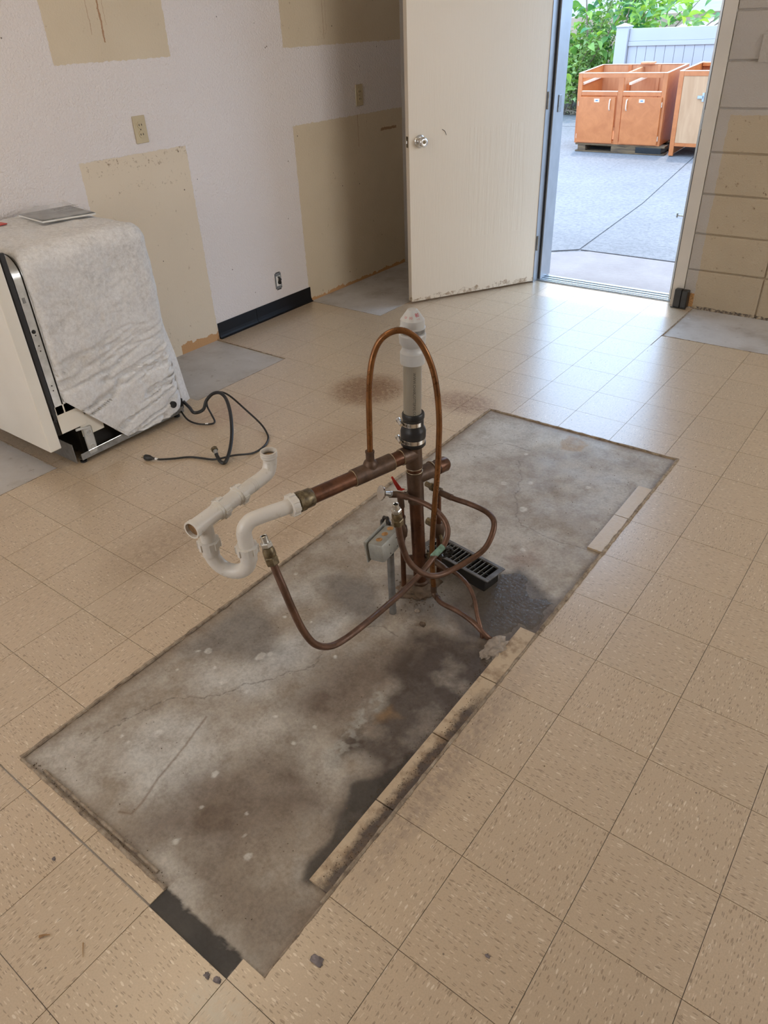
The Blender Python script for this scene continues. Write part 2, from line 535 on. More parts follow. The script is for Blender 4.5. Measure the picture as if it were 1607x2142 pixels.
simple('gravel', (0.33, 0.27, 0.26), 0.9, var=0.6, scale=14, bump=1.0, bscale=25)
simple('stucco_tan', (0.38, 0.28, 0.19), 0.8, var=0.12, scale=5)
simple('siding_pale', (0.34, 0.35, 0.38), 0.6, var=0.06, scale=3)
simple('beam_brown', (0.10, 0.07, 0.06), 0.7, var=0.3, scale=6)


def leaf_mat(name, a, b):
    g = G(name, 0.45)
    oi = g.n('ShaderNodeObjectInfo')
    f = g.math('ADD', g.math('MULTIPLY', g.noise(3.5, 2), 0.7), g.math('MULTIPLY', oi.outputs['Random'], 0.4))
    col = g.ramp(f, [(0.3, a), (0.75, b)])
    g.base(col)
    tr = g.n('ShaderNodeBsdfTranslucent')
    g.set(tr.inputs['Color'], g.mix(1.0, col, (1.3, 1.2, 0.5), 'MULTIPLY'))
    ms = g.n('ShaderNodeMixShader')
    ms.inputs[0].default_value = 0.42
    out = g.t.nodes['Material Output']
    g.t.links.new(g.b.outputs[0], ms.inputs[1])
    g.t.links.new(tr.outputs[0], ms.inputs[2])
    g.t.links.new(ms.outputs[0], out.inputs['Surface'])
    MATS[name] = g.m


leaf_mat('leaf_green', (0.07, 0.22, 0.09), (0.36, 0.55, 0.10))
leaf_mat('leaf_small', (0.11, 0.24, 0.08), (0.34, 0.46, 0.17))

g = G('added_lamp_diffuser', 0.5)  # glowing face of the added ceiling fixture
g.base((0.9, 0.9, 0.85))
g.set(g.b.inputs['Emission Color'], (1.0, 0.80, 0.55))
g.set(g.b.inputs['Emission Strength'], LAMP_STRENGTH)
MATS['lamp'] = g.m
g = G('window_glass', 0.02)
g.set(g.b.inputs['Alpha'], 0.12)
g.base(g.ramp(g.noise(2, 1), [(0, (0.85, 0.9, 0.9)), (1, (0.9, 0.95, 0.95))]))
MATS['glass'] = g.m


# ------------------------------------------------------------------ mesh builder
class MB:
    def __init__(s):
        s.v = []
        s.f = []

    def add(s, vs, fs):
        o = len(s.v)
        s.v += [tuple(q) for q in vs]
        s.f += [tuple(i + o for i in f) for f in fs]
        return s

    def box(s, x0, x1, y0, y1, z0, z1, M=None):
        vs = [(x, y, z) for z in (z0, z1) for y in (y0, y1) for x in (x0, x1)]
        if M is not None:
            vs = [M @ Vector(q) for q in vs]
        return s.add(vs, [(0, 2, 3, 1), (4, 5, 7, 6), (0, 1, 5, 4), (2, 6, 7, 3), (0, 4, 6, 2), (1, 3, 7, 5)])

    def bbox(s, x0, x1, y0, y1, z0, z1, b, M=None):
        """box with chamfered edges"""
        bm = bmesh.new()
        bmesh.ops.create_cube(bm, size=1)
        for v in bm.verts:
            v.co = Vector((x0 + (v.co.x + .5) * (x1 - x0), y0 + (v.co.y + .5) * (y1 - y0), z0 + (v.co.z + .5) * (z1 - z0)))
        bmesh.ops.bevel(bm, geom=list(bm.edges), offset=b, segments=2, affect='EDGES', profile=0.5)
        bm.verts.index_update()
        vs = [(M @ v.co) if M is not None else v.co.copy() for v in bm.verts]
        s.add(vs, [[v.index for v in f.verts] for f in bm.faces])
        bm.free()
        return s

    def frame(s, d):
        d = Vector(d).normalized()
        a = Vector((0, 0, 1)) if abs(d.z) < 0.9 else Vector((1, 0, 0))
        u = d.cross(a).normalized()
        return d, u, d.cross(u).normalized()

    def lathe(s, o, d, prof, seg=24, caps=True, ang0=0.0):
        d, u, w = s.frame(d)
        o = Vector(o)
        vs, fs = [], []
        for (t, r) in prof:
            for k in range(seg):
                a = 2 * math.pi * k / seg + ang0
                vs.append(o + d * t + (u * math.cos(a) + w * math.sin(a)) * r)
        for i in range(len(prof) - 1):
            for k in range(seg):
                a, b = i * seg + k, i * seg + (k + 1) % seg
                fs.append((a, b, b + seg, a + seg))
        if caps:
            fs.append(tuple(reversed(range(seg))))
            fs.append(tuple(range((len(prof) - 1) * seg, len(prof) * seg)))
        return s.add(vs, fs)

    def cyl(s, a, b, r, seg=20, r2=None):
        a, b = Vector(a), Vector(b)
        L = (b - a).length
        return s.lathe(a, b - a, [(0, r), (L, r if r2 is None else r2)], seg)

    def ring(s, o, d, R, r, seg=28, ms=8):
        d, u, w = s.frame(d)
        o = Vector(o)
        vs, fs = [], []
        for i in range(seg):
            a = 2 * math.pi * i / seg
            e = u * math.cos(a) + w * math.sin(a)
            for j in range(ms):
                b = 2 * math.pi * j / ms
                vs.append(o + e * (R + r * math.cos(b)) + d * (r * math.sin(b)))
        for i in range(seg):
            for j in range(ms):
                fs.append((i * ms + j, ((i + 1) % seg) * ms + j, ((i + 1) % seg) * ms + (j + 1) % ms, i * ms + (j + 1) % ms))
        return s.add(vs, fs)

    def tube(s, pts, r, seg=14, sub=6, smooth=True, caps=True):
        P = spline(pts, sub) if smooth else [Vector(q) for q in pts]
        rr = r if callable(r) else (lambda t: r)
        n = len(P)
        T = []
        for i in range(n):
            T.append((P[min(i + 1, n - 1)] - P[max(i - 1, 0)]).normalized())
        d, u, w = s.frame(T[0])
        vs, fs = [], []
        for i in range(n):
            if i:
                ax = T[i - 1].cross(T[i])
                if ax.length > 1e-8:
                    q = Matrix.Rotation(T[i - 1].angle(T[i]), 3, ax.normalized())
                    u = q @ u
            u = (u - T[i] * u.dot(T[i])).normalized()
            w = T[i].cross(u)
            R = rr(i / (n - 1))
            for k in range(seg):
                a = 2 * math.pi * k / seg
                vs.append(P[i] + (u * math.cos(a) + w * math.sin(a)) * R)
        for i in range(n - 1):
            for k in range(seg):
                a, b = i * seg + k, i * seg + (k + 1) % seg
                fs.append((a, b, b + seg, a + seg))
        if caps:
            fs.append(tuple(reversed(range(seg))))
            fs.append(tuple(range((n - 1) * seg, n * seg)))
        return s.add(vs, fs)

    def mesh(s, name, smooth=False, angle=40):
        me = bpy.data.meshes.new(name)
        me.from_pydata([tuple(q) for q in s.v], [], s.f)
        me.update()
        bm = bmesh.new()
        bm.from_mesh(me)
        bmesh.ops.recalc_face_normals(bm, faces=list(bm.faces))
        if smooth:
            for f in bm.faces:
                f.smooth = True
            for e in bm.edges:
                if len(e.link_faces) == 2 and e.calc_face_angle(0) > math.radians(angle):
                    e.smooth = False
        bm.to_mesh(me)
        bm.free()
        return me

    def build(s, name, mat, parent=None, smooth=False, loc=None, angle=40):
        me = s.mesh(name, smooth, angle)
        me.materials.append(MATS[mat])
        return link(name, me, parent, loc)


def spline(pts, sub=6):
    P = [Vector(q) for q in pts]
    out = []
    n = len(P)
    for i in range(n - 1):
        p0 = P[i - 1] if i else P[0] * 2 - P[1]
        p1, p2 = P[i], P[i + 1]
        p3 = P[i + 2] if i + 2 < n else P[-1] * 2 - P[-2]
        for k in range(sub):
            t = k / sub
            out.append(0.5 * ((2 * p1) + (p2 - p0) * t + (2 * p0 - 5 * p1 + 4 * p2 - p3) * t * t + (-p0 + 3 * p1 - 3 * p2 + p3) * t ** 3))
    out.append(P[-1])
    return out


def link(name, me, parent=None, loc=None):
    o = bpy.data.objects.new(name, me)
    COL.objects.link(o)
    if loc is not None:
        o.location = loc
    if parent is not None:
        attach(o, parent)
    return o


def _world(o):
    m = Matrix.LocRotScale(o.location, o.rotation_euler, o.scale)
    if o.parent is None:
        return m
    return _world(o.parent) @ o.matrix_parent_inverse @ m


def attach(o, parent):
    o.parent = parent
    o.matrix_parent_inverse = _world(parent).inverted()


def tag(o, label, cat=None, group=None, kind=None):
    if label:
        o['label'] = label
    if cat:
        o['category'] = cat
    if group:
        o['group'] = group
    if kind:
        o['kind'] = kind
    return o


def empty(name, loc, label, cat, group=None, kind=None):
    o = bpy.data.objects.new(name, None)
    o.empty_display_size = 0.05
    COL.objects.link(o)
    o.location = loc
    return tag(o, label, cat, group, kind)


def text_mesh(s, size):
    cu = bpy.data.curves.new('lettering', 'FONT')
    cu.body = s
    cu.size = size
    cu.resolution_u = 2
    o = bpy.data.objects.new('lettering', cu)
    COL.objects.link(o)
    dg = bpy.context.evaluated_depsgraph_get()
    me = bpy.data.meshes.new_from_object(o.evaluated_get(dg))
    bpy.data.objects.remove(o, do_unlink=True)
    bpy.data.curves.remove(cu)
    return me


# numpy value noise
def vnoise(x, y, seed):
    r = np.random.default_rng(seed)
    tab = r.random((64, 64))
    xi = np.floor(x).astype(int)
    yi = np.floor(y).astype(int)
    fx = x - xi
    fy = y - yi
    fx = fx * fx * (3 - 2 * fx)
    fy = fy * fy * (3 - 2 * fy)
    a = tab[xi % 64, yi % 64]
    b = tab[(xi + 1) % 64, yi % 64]
    c_ = tab[xi % 64, (yi + 1) % 64]
    d = tab[(xi + 1) % 64, (yi + 1) % 64]
    return (a * (1 - fx) + b * fx) * (1 - fy) + (c_ * (1 - fx) + d * fx) * fy


def fbm(x, y, scale, octv=5, seed=0, gain=0.55):
    t = 0
    a = 1
    n = 0
    for k in range(octv):
        t = t + a * vnoise(x * scale * 2 ** k + 13.7 * k, y * scale * 2 ** k + 5.3 * k, seed + k)
        n += a
        a *= gain
    return t / n


def seg_dist(px, py, pts):
    best = np.full(px.shape, 1e9)
    for (x0, y0), (x1, y1) in zip(pts[:-1], pts[1:]):
        dx, dy = x1 - x0, y1 - y0
        t = np.clip(((px - x0) * dx + (py - y0) * dy) / (dx * dx + dy * dy + 1e-12), 0, 1)
        best = np.minimum(best, np.hypot(px - x0 - t * dx, py - y0 - t * dy))
    return best


def poly_sd(px, py, pts):
    """signed distance, negative inside"""
    pts = list(pts)
    d = seg_dist(px, py, pts + pts[:1])
    ins = np.zeros(px.shape, bool)
    n = len(pts)
    for i in range(n):
        x0, y0 = pts[i]
        x1, y1 = pts[(i + 1) % n]
        c_ = ((y0 > py) != (y1 > py)) & (px < (x1 - x0) * (py - y0) / (y1 - y0 + 1e-12) + x0)
        ins ^= c_
    return np.where(ins, -d, d)


# ================================================================== ROOM SHELL
XL, YF = -2.77, 3.89           # left wall, door wall
XR, YB, ZC = 2.6, -2.7, 2.6
HX0, HX1 = -1.72, -0.818       # door opening
DOOR_H = 2.05

floor = MB().box(XL - 0.1, XR + 0.1, YB - 0.1, 3.93, -0.12, -0.0035).build('floor', 'subfloor')
tag(floor, 'kitchen floor of beige flecked tiles with bare grey concrete patches', 'floor', kind='structure')

# ---- tiles
T = 0.2286
TH = 0.0035
GAP = 0.0007
SLAB = (-1.008, -0.172, -0.186, 2.095)
HOLES = [SLAB,
         (XL - 1, -2.235, 1.435, 2.045),
         (XL - 1, -2.205, 2.845, 4.0),
         (XL - 1, -2.232, YB - 1, 0.682),
         (-0.682, XR + 1, 3.365, 4.0),
         (-0.4572, -0.2286, -0.2286, -0.15)]


def cut(rects, h):
    out = []
    for (a0, a1, b0, b1) in rects:
        if h[0] >= a1 or h[1] <= a0 or h[2] >= b1 or h[3] <= b0:
            out.append((a0, a1, b0, b1))
            continue
        if h[0] > a0:
            out.append((a0, h[0], b0, b1))
        if h[1] < a1:
            out.append((h[1], a1, b0, b1))
        m0, m1 = max(a0, h[0]), min(a1, h[1])
        if h[2] > b0:
            out.append((m0, m1, b0, h[2]))
        if h[3] < b1:
            out.append((m0, m1, h[3], b1))
    return [q for q in out if q[1] - q[0] > 0.004 and q[3] - q[2] > 0.004]


full_mesh = MB().box(-T / 2 + GAP, T / 2 - GAP, -T / 2 + GAP, T / 2 - GAP, -TH, 0).mesh('floor_tile')
full_mesh.materials.append(MATS['tile'])
rest = MB()
cands = []
for i in range(-13, 12):
    for j in range(-12, 18):
        x0, y0 = i * T, j * T
        r0 = (max(x0 + GAP, XL), min(x0 + T - GAP, XR), max(y0 + GAP, YB), min(y0 + T - GAP, 3.925))
        if j == -1 and -5 <= i <= -3:
            r0 = (r0[0], r0[1], y0 + 0.0035, r0[3])
        if r0[1] - r0[0] < 0.01 or r0[3] - r0[2] < 0.01:
            continue
        rects = [r0]
        for h in HOLES:
            rects = cut(rects, h)
        if not rects:
            continue
        cx, cy = x0 + T / 2, y0 + T / 2
        vis = 0
        for (a, b) in ((x0, y0), (x0 + T, y0), (x0, y0 + T), (x0 + T, y0 + T), (cx, cy)):
            q = project((a, b, 0))
            if q and -20 < q[0] < 1627 and -20 < q[1] < 2162:
                vis = max(vis, 1.0 / q[2])
        cands.append((vis, i, j, cx, cy, rects, rects == [(x0 + GAP, x0 + T - GAP, y0 + GAP, y0 + T - GAP)]))
cands.sort(key=lambda q: -q[0])
for k, (vis, i, j, cx, cy, rects, isfull) in enumerate(cands):
    if vis == 0 or k >= 292:
        for (a0, a1, b0, b1) in rects:
            rest.box(a0, a1, b0, b1, -TH, 0)
        continue
    if isfull:
        me = full_mesh
    else:
        mb = MB()
        for (a0, a1, b0, b1) in rects:
            mb.box(a0 - cx, a1 - cx, b0 - cy, b1 - cy, -TH, 0)
        me = mb.mesh('floor_tile')
        me.materials.append(MATS['tile'])
    o = link('floor_tile', me, None, (cx, cy, 0.0))
    attach(o, floor)
    o['grain'] = float((i + j) % 2)
o = rest.build('floor_tile_remainder', 'tile', floor)
o['kind'] = 'stuff'
o['grain'] = 0.0

# ---- remnant strips of tile on the bare slab side
for j in (0, 1, 2, 3, 6, 7):
    hz_ = 0.0025 if j < 4 else 0.004
    mb = MB().box(-0.2286 + GAP, -0.178, j * T + GAP + 0.001, (j + 1) * T - GAP - 0.001, -TH, hz_)
    mb.build('tile_strip', 'strip' if j < 4 else 'strip', floor)

# ---- exposed slab with stains
nx, ny = 280, 762
xs = np.linspace(SLAB[0] - 0.004, SLAB[1] + 0.004, nx)
ys = np.linspace(-0.2286, SLAB[3] + 0.004, ny)
PX, PY = np.meshgrid(xs, ys)
wx = PX + (fbm(PX, PY, 14, 5, 3) - 0.5) * 0.055
wy = PY + (fbm(PX, PY, 14, 5, 9) - 0.5) * 0.055
wx2 = PX + (fbm(PX, PY, 45, 4, 5) - 0.5) * 0.014
wy2 = PY + (fbm(PX, PY, 45, 4, 8) - 0.5) * 0.014
n1 = fbm(PX, PY, 4, 6, 20)
n2 = fbm(PX, PY, 16, 5, 30)
n3 = fbm(PX, PY, 50, 4, 40)
col = np.zeros((ny, nx, 3))
A = np.array((0.46, 0.425, 0.37))
B = np.array((0.32, 0.268, 0.212))


def lay(mask, c_):
    global col
    mask = np.clip(mask, 0, 1)[..., None]
    col = col * (1 - mask) + np.array(c_) * mask


def sm(d, soft):
    return np.clip(0.5 - d / soft, 0, 1)


t = np.clip((0.6 * n1 + 0.4 * n2 - 0.38) / 0.22, 0, 1)[..., None]
col = A * t + B * (1 - t)
far = np.clip((PY - 1.15) / 0.5, 0, 1)
lay(far * 0.5 * np.clip((n2 - 0.2) / 0.5, 0, 1), (0.40, 0.365, 0.325))
clean = [[(-0.833, -0.013), (-0.837, 0.093), (-0.747, 0.176), (-0.656, 0.112), (-0.584, 0.062), (-0.533, -0.054), (-0.614, -0.083), (-0.731, -0.074)],
         [(-0.907, 0.248), (-0.821, 0.329), (-0.768, 0.504), (-0.671, 0.695), (-0.64, 0.569), (-0.652, 0.382), (-0.701, 0.286), (-0.784, 0.209)],
         [(-0.95, 0.62), (-0.86, 0.72), (-0.80, 0.66), (-0.88, 0.56)], [(-0.97, 1.45), (-0.70, 1.85), (-0.45, 2.05), (-0.95, 2.05)]]
for q in clean:
    lay(sm(poly_sd(wx, wy, q), 0.07) * (0.35 + 0.65 * n2), (0.53, 0.52, 0.485))
brownish = [[(-0.40, 0.30), (-0.60, 0.30), (-0.62, 0.48), (-0.46, 0.72), (-0.30, 0.80), (-0.40, 0.55)],
            [(-0.65, -0.18), (-0.40, -0.05), (-0.30, 0.15), (-0.50, 0.25), (-0.62, 0.05)]]
for q in brownish:
    lay(sm(poly_sd(wx, wy, q), 0.10) * 0.95 * (0.35 + n2), (0.155, 0.115, 0.085))
damp = [[(-0.852, 0.749), (-0.812, 0.819), (-0.679, 0.824), (-0.564, 0.743), (-0.562, 0.67), (-0.645, 0.662), (-0.759, 0.687)],
        [(-0.977, 0.289), (-0.968, 0.545), (-0.872, 0.532), (-0.725, 0.44), (-0.762, 0.382), (-0.853, 0.341), (-0.943, 0.278)],
        [(-0.70, 0.95), (-0.62, 1.02), (-0.45, 0.98), (-0.42, 0.80), (-0.55, 0.78), (-0.66, 0.86)]]
for q in damp:
    lay(sm(poly_sd(wx, wy, q), 0.05) * 0.8, (0.185, 0.165, 0.145))
low_ = [(-0.489, -0.118), (-0.413, -0.064), (-0.293, -0.055), (-0.201, -0.025), (-0.17, -0.002), (-0.165, -0.079), (-0.177, -0.172), (-0.246, -0.181), (-0.361, -0.164)]
lay(sm(poly_sd(wx, wy, low_), 0.06) * 0.8 * (0.4 + n2), (0.19, 0.145, 0.105))
pale = [(-0.421, 0.385), (-0.429, 0.496), (-0.389, 0.465), (-0.356, 0.323), (-0.368, 0.247), (-0.414, 0.265)]
wet_p = [(-0.459, 0.741), (-0.358, 0.787), (-0.265, 0.816), (-0.227, 0.763), (-0.16, 0.75), (-0.16, 0.06), (-0.224, 0.001), (-0.242, -0.012), (-0.264, 0.03), (-0.25, 0.099), (-0.281, 0.169), (-0.309, 0.233), (-0.284, 0.307), (-0.32, 0.306), (-0.372, 0.261), (-0.411, 0.32), (-0.38, 0.431), (-0.383, 0.528), (-0.455, 0.562), (-0.465, 0.678)]
dark_p = [(-0.25, 0.092), (-0.276, 0.172), (-0.302, 0.23), (-0.259, 0.292), (-0.225, 0.40), (-0.16, 0.40), (-0.16, 0.055), (-0.225, -0.006), (-0.246, -0.008), (-0.259, 0.033)]
wet = np.zeros_like(PX)
dw = poly_sd(wx, wy, wet_p)
wm = sm(dw, 0.05) * np.clip(0.98 + (n2 - 0.5) * 1.7, 0, 1)
lay(wm * 0.98, (0.072, 0.053, 0.041))
wet = np.maximum(wet, wm * 0.7)
dd = sm(poly_sd(wx2, wy2, dark_p), 0.012)
lay(dd * 0.92, (0.052, 0.045, 0.038))
wet = np.maximum(wet, dd)
lay(np.clip((fbm(PX, PY, 9, 5, 71) - 0.60) / 0.06, 0, 1) * sm(dw, 0.1) * 0.10, (0.30, 0.27, 0.24))
lay(sm(poly_sd(wx, wy, pale), 0.06) * np.clip((n3 - 0.45) * 6, 0, 0.75), (0.40, 0.39, 0.35))
around = [(-0.46, 0.98), (-0.36, 1.16), (-0.28, 1.12), (-0.24, 1.10), (-0.175, 1.09), (-0.172, 0.90), (-0.23, 0.78), (-0.36, 0.80), (-0.46, 0.88)]
pm = sm(poly_sd(wx, wy, around), 0.04)
lay(pm * 0.92, (0.125, 0.10, 0.08))
wet = np.maximum(wet, pm * 0.8)
rustp = [(-0.431, 1.198), (-0.378, 1.264), (-0.329, 1.235), (-0.35, 1.176), (-0.406, 1.153)]
lay(sm(poly_sd(wx, wy, rustp), 0.06) * 0.55, (0.30, 0.19, 0.13))
tanp = [(-0.628, 1.997), (-0.596, 2.067), (-0.508, 2.035), (-0.516, 1.959), (-0.58, 1.941)]
lay(sm(poly_sd(wx, wy, tanp), 0.012) * np.clip((n2 - 0.30) * 6, 0, 0.9), (0.40, 0.295, 0.185))
tanq = [(-0.375, 0.42), (-0.355, 0.47), (-0.33, 0.44), (-0.35, 0.40)]
lay(sm(poly_sd(wx, wy, tanq), 0.02) * 0.7, (0.24, 0.145, 0.07))
# glue/grime border along the edges
edge_d = np.minimum.reduce([PX - SLAB[0], SLAB[1] - PX, np.abs(PY - SLAB[2]) + (PX > -0.457) * 0.03, SLAB[3] - PY])
lay(np.clip(1 - edge_d / (0.012 + 0.05 * n2), 0, 1) * 0.7, (0.20, 0.145, 0.10))
# scratch and cracks
scr = [(-0.733, 0.167), (-0.704, 0.061), (-0.686, -0.026), (-0.667, -0.083), (-0.661, -0.12), (-0.688, -0.133)]
lay(np.clip(1 - seg_dist(PX + (n3 - .5) * .004, PY, scr) / 0.0045, 0, 1) * 0.8, (0.18, 0.12, 0.08))
zc = np.zeros_like(PX)
for q in ([(-0.647, 0.535), (-0.628, 0.452), (-0.662, 0.392), (-0.689, 0.346), (-0.728, 0.313), (-0.754, 0.25), (-0.794, 0.201), (-0.864, 0.146), (-0.888, 0.087), (-0.912, -0.042)],
          [(-0.687, 1.757), (-0.619, 1.649), (-0.57, 1.521), (-0.521, 1.422), (-0.469, 1.368), (-0.395, 1.367), (-0.318, 1.353), (-0.23, 1.364)],
          [(-0.609, 0.662), (-0.56, 0.702), (-0.50, 0.69)], [(-0.95, 1.75), (-0.86, 1.80), (-0.80, 1.86), (-0.69, 1.85)]):
    cr_ = np.clip(1 - seg_dist(PX + (n3 - .5) * .028, PY + (n2 - .5) * .028, q) / 0.0023, 0, 1)
    lay(cr_ * 0.75, (0.10, 0.08, 0.065))
    zc -= cr_ * 0.0006
# paint drips
drips = [(-0.793, 0.063, 0.0169), (-0.911, 0.33, 0.0136), (-0.933, 0.313, 0.0068), (-0.789, 0.277, 0.0155), (-0.707, 0.283, 0.0076), (-0.863, 0.002, 0.006), (-0.832, 0.0, 0.0095), (-0.773, 0.403, 0.0188), (-0.756, 0.424, 0.0121), (-0.491, 0.237, 0.0082), (-0.481, 0.306, 0.006), (-0.584, 0.062, 0.0102), (-0.449, 0.035, 0.0065), (-0.525, -0.104, 0.0083), (-0.511, 1.465, 0.0188), (-0.571, 1.635, 0.0126), (-0.657, 1.583, 0.0145), (-0.381, 1.724, 0.0142), (-0.69, 1.823, 0.0115), (-0.398, 1.251, 0.0126), (-0.927, 0.23, 0.0066), (-0.85, 0.298, 0.008), (-0.83, 0.56, 0.0072), (-0.94, 0.732, 0.0093), (-0.751, 0.59, 0.0057), (-0.597, 0.518, 0.0067), (-0.587, 0.269, 0.0061), (-0.371, -0.034, 0.0102), (-0.412, -0.009, 0.0052), (-0.807, 1.404, 0.0107), (-0.543, -0.017, 0.0065)]
for (a, b, r_) in drips:
    scrap = 0.85 if r_ > 0.012 else 1.0
    rr_ = np.hypot(wx2 - a, (wy2 - b) * 0.9)
    lay(np.clip((r_ * 0.72 - rr_) / 0.003 + 0.5, 0, 1) * (0.75 if n3.mean() else 1) * scrap * np.clip(0.4 + n3 * 1.1, 0, 1), (0.66, 0.645, 0.60))
# black glue feather next to the missing strip
bl = sm(poly_sd(wx2, wy2, [(-0.470, -0.235), (-0.460, -0.184), (-0.38, -0.181), (-0.30, -0.184), (-0.2286, -0.183), (-0.2286, -0.235)]), 0.006)
bl *= np.clip((n3 - 0.25) * 4 + (-(PY + 0.185)) * 60, 0, 1)
lay(bl * 0.97, (0.022, 0.021, 0.022))
wet = np.maximum(wet, bl * 0.6)
zz = np.full_like(PX, -0.0027) + (fbm(PX, PY, 22, 4, 55) - 0.5) * 0.0009 + zc
co = np.stack([PX, PY, zz], -1).reshape(-1, 3)
idx = np.arange(nx * ny).reshape(ny, nx)
fc = np.stack([idx[:-1, :-1], idx[:-1, 1:], idx[1:, 1:], idx[1:, :-1]], -1).reshape(-1, 4)
# drop the part of the front strip that is under whole tiles
cen = co[fc].mean(1)
keep = (cen[:, 1] > SLAB[2] - 0.004) | ((cen[:, 0] > -0.4572) & (cen[:, 0] < -0.2286))
fc = fc[keep]
me = bpy.data.meshes.new('exposed_slab')
me.vertices.add(len(co))
me.vertices.foreach_set('co', co.ravel())
me.loops.add(fc.size)
me.loops.foreach_set('vertex_index', fc.ravel())
me.polygons.add(len(fc))
me.polygons.foreach_set('loop_start', np.arange(0, fc.size, 4))
me.polygons.foreach_set('loop_total', np.full(len(fc), 4))
me.update(calc_edges=True)
me.polygons.foreach_set('use_smooth', np.ones(len(fc), bool))
ca = me.attributes.new('stain_color', 'FLOAT_COLOR', 'POINT')
ca.data.foreach_set('color', np.concatenate([col.reshape(-1, 3), np.ones((nx * ny, 1))], 1).ravel())
wa = me.attributes.new('wet', 'FLOAT', 'POINT')
wa.data.foreach_set('value', wet.ravel())
me.materials.append(MATS['slab'])
sl = link('exposed_slab', me, floor)
sl['label'] = 'stained bare grey concrete rectangle where the island stood'


# ---- beads of old caulk and dirt along the cut edges
def bead(pts, r, seed, name='grime_bead'):
    rnd = random.Random(seed)
    P = []
    for a, b in zip(pts[:-1], pts[1:]):
        a, b = Vector(a), Vector(b)
        n = max(2, int((b - a).length / 0.018))
        for k in range(n):
            q = a.lerp(b, k / n)
            P.append(q + Vector((rnd.uniform(-1, 1), rnd.uniform(-1, 1), 0)) * r * 0.13)
    P.append(Vector(pts[-1]))
    rads = [r * rnd.uniform(0.62, 0.98) for _ in P]
    n = len(P)
    MB().tube(P, lambda t: rads[min(n - 1, int(t * (n - 1) + 0.5))], 7, 1, smooth=False).build(name, 'grime', floor, smooth=True)


bead([(-1.012, -0.186, 0.0), (-1.012, 2.095, 0.0)], 0.0065, 1)
bead([(-1.010, 2.097, -0.001), (-0.172, 2.10, -0.001)], 0.0060, 2)
bead([(-0.175, 2.095, 0.0), (-0.176, 0.9, 0.0)], 0.0078, 3)
bead([(-0.176, 0.9, 0.0005), (-0.176, -0.02, -0.0005)], 0.0058, 4)
bead([(-0.173, -0.02, -0.002), (-0.173, -0.186, -0.002)], 0.0040, 5)
bead([(-1.008, -0.186, -0.001), (-0.458, -0.186, -0.001)], 0.0060, 6)
bead([(-0.93, -0.172, -0.001), (-0.50, -0.172, -0.001)], 0.0050, 8)
bead([(-2.233, 1.44, -0.001), (-2.233, 2.047, -0.001), (-2.765, 2.047, -0.001)], 0.0026, 9)
bead([(-2.203, 3.6, -0.001), (-2.203, 2.845, -0.001), (-2.76, 2.845, -0.001)], 0.0028, 10)
bead([(-0.684, 3.87, -0.001), (-0.684, 3.365, -0.001), (0.2, 3.365, -0.001)], 0.0040, 11)
bead([(-2.23, 0.1, -0.001), (-2.23, 0.684, -0.001), (-2.76, 0.684, -0.001)], 0.0030, 12)

# ---- walls
wl = MB().box(XL - 0.12, XL, YB - 0.1, YF + 0.2, -0.1, ZC).build('wall_left', 'wall_left')
tag(wl, 'white textured wall with cream unpainted cabinet outlines', 'wall', kind='structure')
mb = MB()
mb.box(XL, HX0 - 0.05, YF + 0.006, YF + 0.2, -0.1, ZC)
mb.box(HX1 + 0.05, XR + 0.1, YF + 0.006, YF + 0.2, -0.1, ZC)
mb.box(HX0 - 0.05, HX1 + 0.05, YF + 0.006, YF + 0.2, DOOR_H + 0.05, ZC)
wf = mb.build('wall_far', 'block')
tag(wf, 'painted concrete block wall beside the open doorway', 'wall', kind='structure')
# blocks in stack bond right of the door
bz = [-0.02, 0.219, 0.416, 0.621, 0.826, 1.030, 1.237, 1.443, 1.648, 1.853, 2.058, 2.263, 2.468]
bxs = [(-0.757, -0.343), (-0.343, 0.063), (0.063, 0.469), (0.469, 0.875)]
for k in range(len(bz) - 1):
    for (a, b) in bxs:
        MB().bbox(a + 0.004, b - 0.004, YF - 0.004, YF + 0.05, bz[k] + 0.004, bz[k + 1] - 0.004, 0.0035).build('block', 'block', wf)
# right and back walls out of view; their windows are added for light
WS = (1.5, 3.5, 0.95, 2.15)
mb = MB()
mb.box(XR, XR + 0.12, YB, WS[0], -0.1, ZC).box(XR, XR + 0.12, WS[1], YF + 0.2, -0.1, ZC)
mb.box(XR, XR + 0.12, WS[0], WS[1], -0.1, WS[2]).box(XR, XR + 0.12, WS[0], WS[1], WS[3], ZC)
tag(mb.build('wall_right', 'wall_plain'), 'plain cream wall with an added window on the right', 'wall', kind='structure')
WB = (-2.5, -0.5, 0.95, 2.15)
mb = MB()
mb.box(XL, WB[0], YB - 0.12, YB, -0.1, ZC).box(WB[1], XR + 0.12, YB - 0.12, YB, -0.1, ZC)
mb.box(WB[0], WB[1], YB - 0.12, YB, -0.1, WB[2]).box(WB[0], WB[1], YB - 0.12, YB, WB[3], ZC)
tag(mb.build('wall_back', 'wall_plain'), 'plain cream wall with an added window behind the viewer', 'wall', kind='structure')
tag(MB().box(XL - 0.12, XR + 0.12, YB - 0.12, YF + 0.2, ZC, ZC + 0.1).build('ceiling', 'ceiling'), 'plain pale ceiling', 'ceiling', kind='structure')


